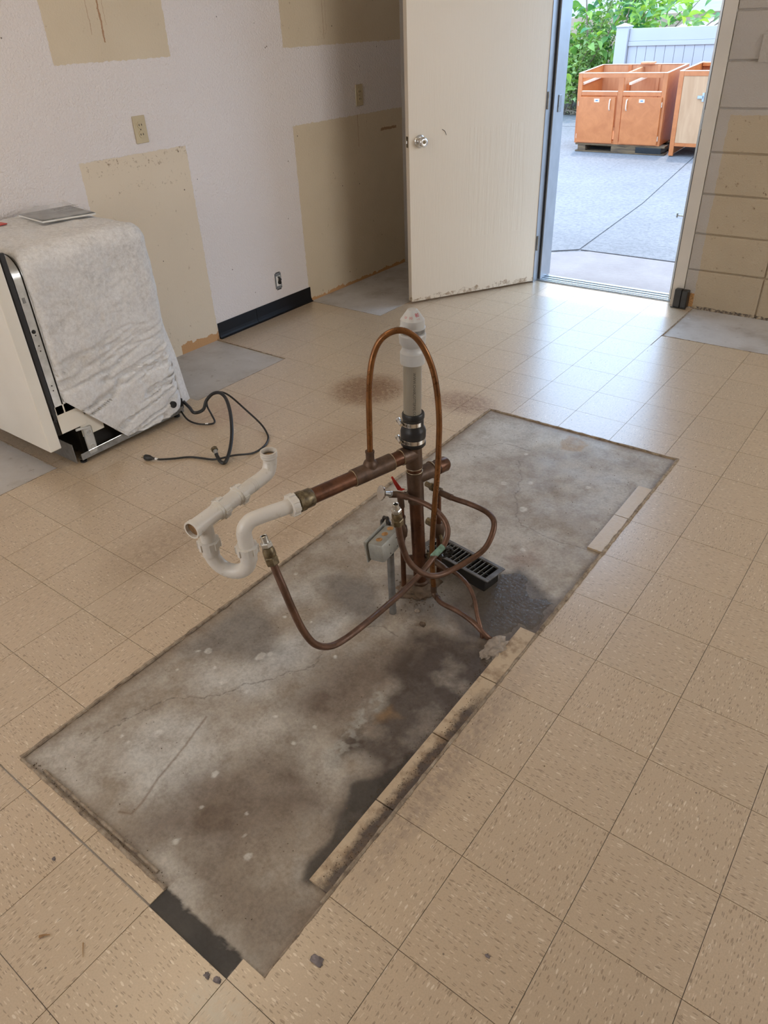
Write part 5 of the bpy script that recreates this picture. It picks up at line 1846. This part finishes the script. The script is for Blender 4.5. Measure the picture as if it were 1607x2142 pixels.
# rounded steel flange round the tub mouth
def rr_outline(x0, x1, z0, z1, r_, n_=10):
    pts = [(x0, z0)]
    for k in range(n_ + 1):
        a_ = math.pi - (math.pi / 2) * k / n_
        pts.append((x0 + r_ + r_ * math.cos(a_), z1 - r_ + r_ * math.sin(a_)))
    for k in range(n_ + 1):
        a_ = math.pi / 2 - (math.pi / 2) * k / n_
        pts.append((x1 - r_ + r_ * math.cos(a_), z1 - r_ + r_ * math.sin(a_)))
    pts.append((x1, z0))
    return pts


def band(out, inn, y0, y1, name, mt, parent):
    n_ = len(out)
    vs_ = [(a, y0, b) for a, b in out] + [(a, y1, b) for a, b in out] + [(a, y1, b) for a, b in inn] + [(a, y0, b) for a, b in inn]
    fs_ = []
    for i in range(n_ - 1):
        for k in range(4):
            a_, b_ = k * n_, ((k + 1) % 4) * n_
            fs_.append((a_ + i, a_ + i + 1, b_ + i + 1, b_ + i))
    fs_ += [(0, n_, 2 * n_, 3 * n_), (n_ - 1, 4 * n_ - 1, 3 * n_ - 1, 2 * n_ - 1)]
    return MB().add(vs_, fs_).build(name, mt, parent, smooth=True, angle=50)


band(rr_outline(X0, X1, 0.24, 0.838, 0.075), rr_outline(X0 + 0.012, X1 - 0.012, 0.24, 0.826, 0.065), 0.722, 0.752, 'tub_flange', 'steel', dwh)
band(rr_outline(X0 + 0.004, X1 - 0.004, 0.24, 0.834, 0.072), rr_outline(X0 + 0.016, X1 - 0.016, 0.24, 0.822, 0.062), 0.753, 0.757, 'flange_groove', 'dark_cavity', dwh)
band(rr_outline(X0, X1, 0.24, 0.838, 0.075), rr_outline(X0 + 0.012, X1 - 0.012, 0.24, 0.826, 0.065), 0.758, 0.800, 'tub_rim', 'steel', dwh)
MB().bbox(X1 - 0.010, X1 + 0.002, 0.730, 0.741, 0.68, 0.70, 0.001).build('flange_clip', 'galvanised', dwh)
for zz_ in (0.34, 0.36, 0.52, 0.50, 0.56):
    MB().lathe((X1 - 0.0005, 0.737, zz_), (1, 0, 0), [(0, 0.003), (0.001, 0.0028)], 10).build('flange_hole', 'slot_black', dwh)
MB().lathe((X1 - 0.0005, 0.734, 0.575), (1, 0, 0), [(0, 0.008), (0.004, 0.007), (0.006, 0.004)], 14).build('flange_screw', 'black_paint', dwh)
# door
dd_ = MB().bbox(X0 - 0.006, X1 + 0.002, 0.648, 0.697, 0.107, 0.872, 0.004).build('door_panel', 'white_enamel', dwh)
MB().bbox(X1 - 0.015, X1 + 0.001, 0.699, 0.720, 0.25, 0.860, 0.003).build('door_gasket', 'black_rubber', dd_)
MB().bbox(X0, X1 - 0.016, 0.699, 0.720, 0.26, 0.860, 0.003).build('inner_door', 'steel', dd_)
MB().bbox(X1 - 0.004, X1 + 0.0035, 0.702, 0.716, 0.225, 0.300, 0.002).build('gasket_end', 'black_rubber', dd_)
MB().bbox(X0 + 0.05, X1 - 0.08, 0.640, 0.6475, 0.80, 0.845, 0.004).build('door_handle', 'white_plastic', dd_)
# lower frame
MB().bbox(X1 - 0.003, X1, 0.718, 0.83, 0.160, 0.275, 0.001).build('side_bracket', 'white_enamel', dwh)
MB().bbox(X1 - 0.005, X1 - 0.003, 0.80, 0.90, 0.110, 0.20, 0.0005).build('side_plate', 'white_enamel', dwh)
hb = MB().bbox(X1 - 0.002, X1 + 0.004, 0.802, 0.842, 0.030, 0.150, 0.006).build('hinge_bracket', 'white_plastic', dwh, smooth=True)
for zz_ in (0.058, 0.122):
    MB().ring((X1 + 0.0045, 0.822, zz_), (1, 0, 0), 0.012, 0.0022).build('bracket_eye', 'white_plastic', hb, smooth=True)
    MB().lathe((X1 + 0.004, 0.822, zz_), (1, 0, 0), [(0, 0.004), (0.002, 0.0035)], 12).build('bracket_rivet', 'white_plastic', hb)
MB().tube([(X1 + 0.003, 0.775, 0.153), (X1 + 0.004, 0.80, 0.150), (X1 + 0.004, 0.826, 0.142)], 0.0055, 8, 4).build('hinge_lever', 'white_plastic', dwh, smooth=True)
MB().bbox(X1 - 0.002, X1 + 0.002, 0.765, 1.30, 0.018, 0.046, 0.0008).build('base_rail', 'galvanised', dwh)
MB().bbox(X1 - 0.03, X1 - 0.0025, 0.765, 1.30, 0.018, 0.021, 0.0005).build('rail_flange', 'galvanised', dwh)
MB().cyl((X1 + 0.0045, 0.80, 0.048), (X1 + 0.0045, 1.10, 0.052), 0.002, 8).build('door_cable', 'chrome', dwh)
MB().bbox(X1 - 0.035, X1 - 0.004, 1.02, 1.31, 0.030, 0.080, 0.004).build('cable_spring_cover', 'black_rubber', dwh)
MB().bbox(X0 + 0.03, X1 - 0.04, 0.80, 1.29, 0.022, 0.124, 0.004).build('cavity_shade_box', 'dark_cavity', dwh)  # black box standing in for shade in the open cavity below the tub
MB().bbox(X0 + 0.02, X1 - 0.006, 0.742, 0.7445, 0.012, 0.098, 0.0006).build('toe_panel', 'galvanised', dwh)
MB().bbox(X0 + 0.03, X1 - 0.008, 0.700, 0.795, 0.150, 0.225, 0.012).build('drip_boot', 'black_rubber', dwh)
for (a, b) in ((X1 - 0.018, 0.778), (X1 - 0.018, 1.27), (X0 + 0.03, 0.778), (X0 + 0.03, 1.27)):
    MB().lathe((a, b, 0.001), (0, 0, 1), [(0, 0.014), (0.006, 0.014), (0.0065, 0.005), (0.019, 0.005)], 14).build('foot', 'black_rubber', dwh, smooth=True)

# blanket: a padded sheet over the top and down the side
nu, nv = 90, 260
RC = 0.070


def blanket_profile(s_):
    """arc length from the far left edge of the top to the bottom of the side -> x, z, normal"""
    xa, zt, xs_ = X0 + 0.0, 0.850, X1 + 0.016
    L0 = (xs_ - RC) - xa
    La = RC * math.pi / 2
    if s_ < L0:
        return xa + s_, zt, (0, 1)
    if s_ < L0 + La:
        a_ = (s_ - L0) / RC
        return xs_ - RC + RC * math.sin(a_), zt - RC + RC * math.cos(a_), (math.sin(a_), math.cos(a_))
    return xs_, zt - RC - (s_ - L0 - La), (1, 0)


SL_ = (X1 + 0.016 - RC - X0) + RC * math.pi / 2
ys0, ys1 = 0.762, 1.308
U, V = np.meshgrid(np.linspace(0, 1, nu), np.linspace(0, 1, nv))


def bottom_z(y_):
    if y_ < 0.985:
        return 0.285 + (0.035 - 0.285) * (y_ - 0.762) / (0.985 - 0.762)
    if y_ > 1.25:
        return 0.036 + (y_ - 1.25) * 1.1
    return 0.035


vs_o, vs_i = [], []
Yb_ = ys0 + U * (ys1 - ys0)
Lb_ = SL_ + (0.850 - RC) - np.vectorize(bottom_z)(Yb_)
Sb_ = V * Lb_
wr = fbm(Yb_ * 1.2, Sb_ * 1.0, 9, 4, 201)
cre = fbm(Yb_ * 1.3 + Sb_ * 0.4, Sb_ * 7.5 + Yb_ * 1.6, 2.6, 4, 207)
fuzz = fbm(U, V, 60, 3, 209)
for i in range(nv):
    for j in range(nu):
        u_, v_ = U[i, j], V[i, j]
        y_ = ys0 + u_ * (ys1 - ys0)
        Ltot = SL_ + (0.850 - RC) - bottom_z(y_)
        s_ = v_ * Ltot
        x_, z_, nn = blanket_profile(s_)
        side = max(0.0, min(1, (s_ - SL_ + 0.05) / 0.12))
        lowf = max(0.0, min(1, (0.52 - z_) / 0.30)) if side > 0 else 0
        d_ = (wr[i, j] - 0.5) * 0.016 + (fuzz[i, j] - 0.5) * 0.004
        ridg = abs(cre[i, j] - 0.5) * 2
        d_ -= (0.017 * max(0, 1 - ridg * 6.5)) * (0.12 + 0.88 * lowf) * side
        d_ += 0.010 * lowf
        edge = min(u_ / 0.05, (1 - u_) / 0.07, 1)
        d_ -= 0.012 * (1 - edge) ** 2
        yw = y_ + (fbm(np.array([z_]), np.array([x_]), 9, 3, 77)[0] - 0.5) * 0.016 * (1 - edge if edge < 1 else 0)
        if u_ < 0.03:
            yw += 0.035 * max(0, 1 - abs(z_ - 0.83) / 0.12) * 0
        if u_ > 0.88:      # rolls round the back corner
            k_ = (u_ - 0.88) / 0.12
            x_ -= nn[0] * 0.030 * k_ * k_
            z_ -= nn[1] * 0.020 * k_ * k_
        vs_o.append((x_ + nn[0] * d_, yw, z_ + nn[1] * d_))
        tk = 0.010
        vs_i.append((x_ + nn[0] * (d_ - tk), yw, z_ + nn[1] * (d_ - tk)))
N_ = nu * nv
fs_ = []
for i in range(nv - 1):
    for j in range(nu - 1):
        a_ = i * nu + j
        fs_.append((a_, a_ + 1, a_ + nu + 1, a_ + nu))
        fs_.append((N_ + a_, N_ + a_ + nu, N_ + a_ + nu + 1, N_ + a_ + 1))
rim = [j for j in range(nu)] + [i * nu + nu - 1 for i in range(1, nv)] + [(nv - 1) * nu + j for j in range(nu - 2, -1, -1)] + [i * nu for i in range(nv - 2, 0, -1)]
for a_, b_ in zip(rim, rim[1:] + rim[:1]):
    fs_.append((a_, N_ + a_, N_ + b_, b_))
bk = MB().add(vs_o + vs_i, fs_).build('felt_blanket', 'felt', dwh, smooth=True, angle=70)
MB().lathe((X1 + 0.016, 1.236, 0.084), (1, 0, 0.0), [(0, 0.015), (0.010, 0.0155), (0.013, 0.0145), (0.0135, 0.004)], 20).build('blanket_plug', 'black_rubber', bk, smooth=True)
MB().box(X0 + 0.06, X0 + 0.11, 0.955, 0.99, 0.8545, 0.8570).build('red_tag', 'red_plastic', bk)
# loose flap hanging off the back corner
fl_pts = []
vs_, fs_ = [], []
for i in range(16):
    t_ = i / 15
    z_ = 0.56 - 0.515 * t_
    for j in range(7):
        w_ = j / 6
        yy = 1.300 + (0.066 * t_ ** 1.0) * w_ + 0.004 * math.sin(9 * t_ + 3 * w_)
        xx = X1 - 0.020 - 0.020 * w_ * (0.5 + 0.5 * t_) - 0.01 * math.sin(5 * t_)
        vs_.append((xx, yy, z_ + 0.05 * w_ * (t_ > 0.9) * (t_ - 0.9)))
m_ = len(vs_)
vs_ += [(a + 0.003, b + 0.003, c_) for a, b, c_ in vs_]
for i in range(15):
    for j in range(6):
        a_ = i * 7 + j
        fs_.append((a_, a_ + 7, a_ + 8, a_ + 1))
        fs_.append((m_ + a_, m_ + a_ + 1, m_ + a_ + 8, m_ + a_ + 7))
rim = list(range(7)) + [i * 7 + 6 for i in range(1, 16)] + [105 + j for j in range(5, -1, -1)] + [i * 7 for i in range(14, 0, -1)]
for a_, b_ in zip(rim, rim[1:] + rim[:1]):
    fs_.append((a_, m_ + a_, m_ + b_, b_))
MB().add(vs_, fs_).build('blanket_flap', 'felt', bk, smooth=True, angle=70)

# hose and power cord coming out at the back
hose = [(-2.23, 1.335, 0.058), (-2.12, 1.300, 0.052), (-2.056, 1.276, 0.05), (-2.037, 1.312, 0.055), (-2.034, 1.337, 0.09), (-2.01, 1.359, 0.12), (-1.971, 1.37, 0.13), (-1.916, 1.354, 0.12), (-1.827, 1.292, 0.1), (-1.737, 1.21, 0.07), (-1.688, 1.146, 0.035), (-1.66, 1.091, 0.012), (-1.676, 1.08, 0.012), (-1.709, 1.093, 0.02), (-1.722, 1.099, 0.027)]
hs = MB().tube(hose, 0.0075, 12, 7).build('supply_hose', 'black_rubber', dwh, smooth=True)
q0, q1 = Vector((-1.719, 1.098, 0.026)), Vector((-1.752, 1.116, 0.038))
MB().lathe(q0, q1 - q0, [(0, 0.0085), (0.016, 0.0085), (0.0165, 0.0100), (0.019, 0.0100)], 14).build('hose_ferrule', 'steel', hs, smooth=True)
MB().lathe(q0 + (q1 - q0) * 0.55, q1 - q0, [(0, 0.0125), (0.001, 0.0138), (0.013, 0.0138), (0.014, 0.0120), (0.0141, 0.0085)], 8).build('brass_nut', 'brass_old', hs)
cord = [(-2.20, 1.300, 0.03), (-2.10, 1.262, 0.012), (-2.030, 1.264, 0.007), (-1.982, 1.294, 0.006), (-1.976, 1.316, 0.01), (-2.005, 1.329, 0.03), (-2.038, 1.339, 0.06), (-2.042, 1.35, 0.09), (-2.028, 1.373, 0.11), (-1.993, 1.393, 0.12), (-1.94, 1.399, 0.11), (-1.841, 1.393, 0.07), (-1.763, 1.395, 0.025), (-1.703, 1.37, 0.008), (-1.66, 1.335, 0.006), (-1.629, 1.277, 0.005), (-1.628, 1.21, 0.005), (-1.656, 1.135, 0.022), (-1.714, 1.083, 0.010), (-1.78, 1.062, 0.006), (-1.83, 1.041, 0.005), (-1.87, 0.999, 0.006), (-1.908, 0.957, 0.010), (-1.925, 0.949, 0.011)]
crd = MB().tube(cord, 0.0042, 10, 7).build('power_cord', 'black_rubber', dwh, smooth=True)
q0, q1 = Vector((-1.925, 0.949, 0.011)), Vector((-1.985, 0.926, 0.014))
d_ = (q1 - q0).normalized()
pl = MB().lathe(q0, d_, [(0, 0.0045), (0.012, 0.0050), (0.022, 0.0085), (0.030, 0.0120), (0.048, 0.0125), (0.052, 0.0105)], 14).build('plug', 'black_rubber', crd, smooth=True)
side = d_.cross(Vector((0, 0, 1))).normalized()
for k in (-1, 1):
    a_ = q0 + d_ * 0.052 + side * 0.0055 * k
    MB().tube([a_, a_ + d_ * 0.013], 0.0016, 6, 1, smooth=False).build('prong', 'brass_old', crd)
a_ = q0 + d_ * 0.052 - Vector((0, 0, 0.005))
MB().tube([a_, a_ + d_ * 0.015], 0.0018, 6, 1, smooth=False).build('prong', 'brass_old', crd)
MB().tube([q0 - d_ * 0.010, q0 + d_ * 0.004], 0.0050, 8, 1, smooth=False).build('cord_tag', 'paper', crd)
MB().cyl((-1.9995, 1.281, 0.0065), (-1.989, 1.289, 0.0065), 0.0049, 10).build('cord_tie', 'paper', crd)

# manual in a clear bag on top
mn_ = empty('manual_packet', (-2.55, 1.17, 0.862), 'instruction booklet in a crinkled clear plastic bag on top of the dishwasher', 'booklet')
Mm = Matrix.Translation((-2.552, 1.185, 0.866)) @ Matrix.Rotation(math.radians(-2), 4, 'X')
c4 = [Vector((-2.700, 1.075)), Vector((-2.470, 1.050)), Vector((-2.405, 1.262)), Vector((-2.660, 1.300))]


def quad_slab(q, z0, z1, name, mt, parent, ins_=0.0):
    ce = sum(q, Vector((0, 0))) / 4
    qq = [ce + (a - ce) * (1 - ins_) for a in q]
    vs_ = [(a.x, a.y, z0) for a in qq] + [(a.x, a.y, z1) for a in qq]
    return MB().add(vs_, [(3, 2, 1, 0), (4, 5, 6, 7), (0, 1, 5, 4), (1, 2, 6, 5), (2, 3, 7, 6), (3, 0, 4, 7)]).build(name, mt, parent)


quad_slab(c4, 0.860, 0.865, 'booklet', 'paper', mn_, 0.05)
quad_slab(c4, 0.8655, 0.8675, 'booklet_cover', 'booklet_cover', mn_, 0.06)
quad_slab([c4[0].lerp(c4[1], 0.55), c4[1], c4[2], c4[3].lerp(c4[2], 0.55)], 0.868, 0.8695, 'folded_sheet', 'booklet_cover', mn_, 0.12)
nb = 26
vs_, fs_ = [], []
for i in range(nb):
    for j in range(nb):
        u_, v_ = i / (nb - 1), j / (nb - 1)
        a_ = c4[0].lerp(c4[1], u_).lerp(c4[3].lerp(c4[2], u_), v_)
        ce = sum(c4, Vector((0, 0))) / 4
        a_ = ce + (a_ - ce) * 1.06
        e_ = min(u_, 1 - u_, v_, 1 - v_)
        h_ = 0.8595 + 0.018 * min(1, e_ * 7) + (0.018 * float(fbm(np.array([u_]), np.array([v_]), 6, 4, 301)[0] - 0.4) + 0.014 * math.exp(-((u_ - 0.25) ** 2 + (v_ - 0.55) ** 2) * 9)) * min(1, e_ * 9)
        vs_.append((a_.x, a_.y, h_))
for i in range(nb - 1):
    for j in range(nb - 1):
        a_ = i * nb + j
        fs_.append((a_, a_ + nb, a_ + nb + 1, a_ + 1))
bag = MB().add(vs_, fs_).build('plastic_bag', 'film', mn_, smooth=True, angle=120)


def on_bag(ox, oy, rot, z_):
    def fn(tx, ty):
        ca_, sa_ = math.cos(rot), math.sin(rot)
        return Vector((ox + tx * ca_ - ty * sa_, oy + tx * sa_ + ty * ca_, z_))
    return fn


wrap_text('220 TBE', 0.036, on_bag(-2.575, 1.222, math.radians(97), 0.879), 'bag_print', 'black_ink', mn_)
wrap_text('10 TOES', 0.028, on_bag(-2.530, 1.212, math.radians(94), 0.879), 'bag_print', 'black_ink', mn_)


# ================================================================== WALL FITTINGS
def outlet(y_, z_, label):
    e = empty('electrical_outlet', (XL, y_, z_), label, 'outlet')
    pl = MB().bbox(XL + 0.0005, XL + 0.006, y_ - 0.035, y_ + 0.035, z_ - 0.057, z_ + 0.057, 0.003).build('cover_plate', 'almond_plastic', e)
    for s_ in (-1, 1):
        zc_ = z_ + s_ * 0.0195
        rc = MB().lathe((XL + 0.0055, y_, zc_), (1, 0, 0), [(0, 0.0165), (0.0028, 0.0165), (0.0034, 0.0155)], 8, ang0=math.pi / 8).build('receptacle', 'almond_plastic', e)
        for dy in (-0.0063, 0.0063):
            MB().box(XL + 0.0088, XL + 0.0094, y_ + dy - 0.0014, y_ + dy + 0.0014, zc_ - 0.0045, zc_ + 0.0045).build('slot', 'slot_black', rc)
            MB().box(XL + 0.0088, XL + 0.0094, y_ + dy - 0.0035 if dy < 0 else y_ + dy + 0.0014, y_ + dy - 0.0014 if dy < 0 else y_ + dy + 0.0035, zc_ - 0.0012, zc_ + 0.0012).build('slot', 'slot_black', rc)
    MB().lathe((XL + 0.0055, y_, z_), (1, 0, 0), [(0, 0.0030), (0.0010, 0.0026)], 10).build('plate_screw', 'slot_black', e)


outlet(1.815, 1.095, 'almond duplex outlet above the small lower cream patch')
outlet(3.452, 1.102, 'almond duplex outlet near the corner beside the open door')
ob = empty('open_outlet_box', (XL, 2.582, 0.197), 'uncovered outlet box with loose dark wires above the black baseboard', 'outlet')
MB().bbox(XL + 0.0004, XL + 0.003, 2.556, 2.608, 0.151, 0.243, 0.001).build('yoke_plate', 'galvanised', ob)
MB().bbox(XL + 0.0032, XL + 0.0045, 2.564, 2.600, 0.168, 0.226, 0.0006).build('box_opening', 'paper', ob)
for k, (pts) in enumerate((((XL + 0.005, 2.578, 0.222), (XL + 0.012, 2.588, 0.212), (XL + 0.010, 2.586, 0.190), (XL + 0.006, 2.580, 0.178)), ((XL + 0.005, 2.592, 0.220), (XL + 0.013, 2.583, 0.206), (XL + 0.012, 2.592, 0.188), (XL + 0.007, 2.590, 0.176)), ((XL + 0.005, 2.585, 0.218), (XL + 0.016, 2.592, 0.205), (XL + 0.011, 2.580, 0.198), (XL + 0.006, 2.577, 0.184)))):
    MB().tube(pts, 0.0042, 8, 6).build('wire', 'black_rubber', ob, smooth=True)
for yy in (2.562, 2.602):
    for zz_ in (0.157, 0.237):
        MB().lathe((XL + 0.003, yy, zz_), (1, 0, 0), [(0, 0.0026), (0.0006, 0.0024)], 10).build('screw_hole', 'slot_black', ob)
for zz_ in (0.1465, 0.2445):
    MB().box(XL + 0.0002, XL + 0.0012, 2.566, 2.602, zz_ - 0.003, zz_ + 0.003).build('box_gap', 'slot_black', ob)

sw = empty('wall_plate', (-0.56, YF, 1.285), 'painted-over cover plate on the block wall at the right picture edge', 'wall plate')
MB().bbox(-0.612, -0.498, YF - 0.0125, YF - 0.0045, 1.228, 1.342, 0.002).build('plate', 'block', sw)
for zz_ in (1.255, 1.315):
    MB().lathe((-0.555, YF - 0.0125, zz_), (0, -1, 0), [(0, 0.003), (0.001, 0.0026)], 10).build('plate_screw', 'block', sw)

# black corner guard at the foot of the right jamb
cg = empty('corner_guard', (-0.745, YF - 0.03, 0), 'black plastic bumper at the foot of the right door jamb', 'bumper')
MB().bbox(-0.793, -0.752, YF - 0.048, YF - 0.0105, 0.0015, 0.108, 0.005).build('outer_half', 'black_paint', cg)
MB().bbox(-0.7505, -0.715, YF - 0.050, YF - 0.006, 0.0015, 0.104, 0.005).build('inner_half', 'black_paint', cg)
MB().bbox(-0.800, -0.712, YF - 0.056, YF - 0.0505, 0.0015, 0.006, 0.001).build('foot_lip', 'black_paint', cg)
MB().bbox(-0.7145, -0.690, YF - 0.009, YF - 0.0045, 0.008, 0.085, 0.001).build('glue_patch', 'rust_orange', cg)

# ---- ceiling fixture added out of view to warm the room's left side
for (x_, y_, lb) in ((-1.5, 0.3, 'added unseen ceiling fixture above the left side of the room'),):
    e = empty('added_ceiling_light', (x_, y_, ZC), lb, 'light')
    MB().bbox(x_ - 0.16, x_ + 0.16, y_ - 0.62, y_ + 0.62, ZC - 0.03, ZC - 0.001, 0.004).build('housing', 'white_plastic', e)
    MB().bbox(x_ - 0.14, x_ + 0.14, y_ - 0.60, y_ + 0.60, ZC - 0.085, ZC - 0.031, 0.01).build('diffuser', 'lamp', e)
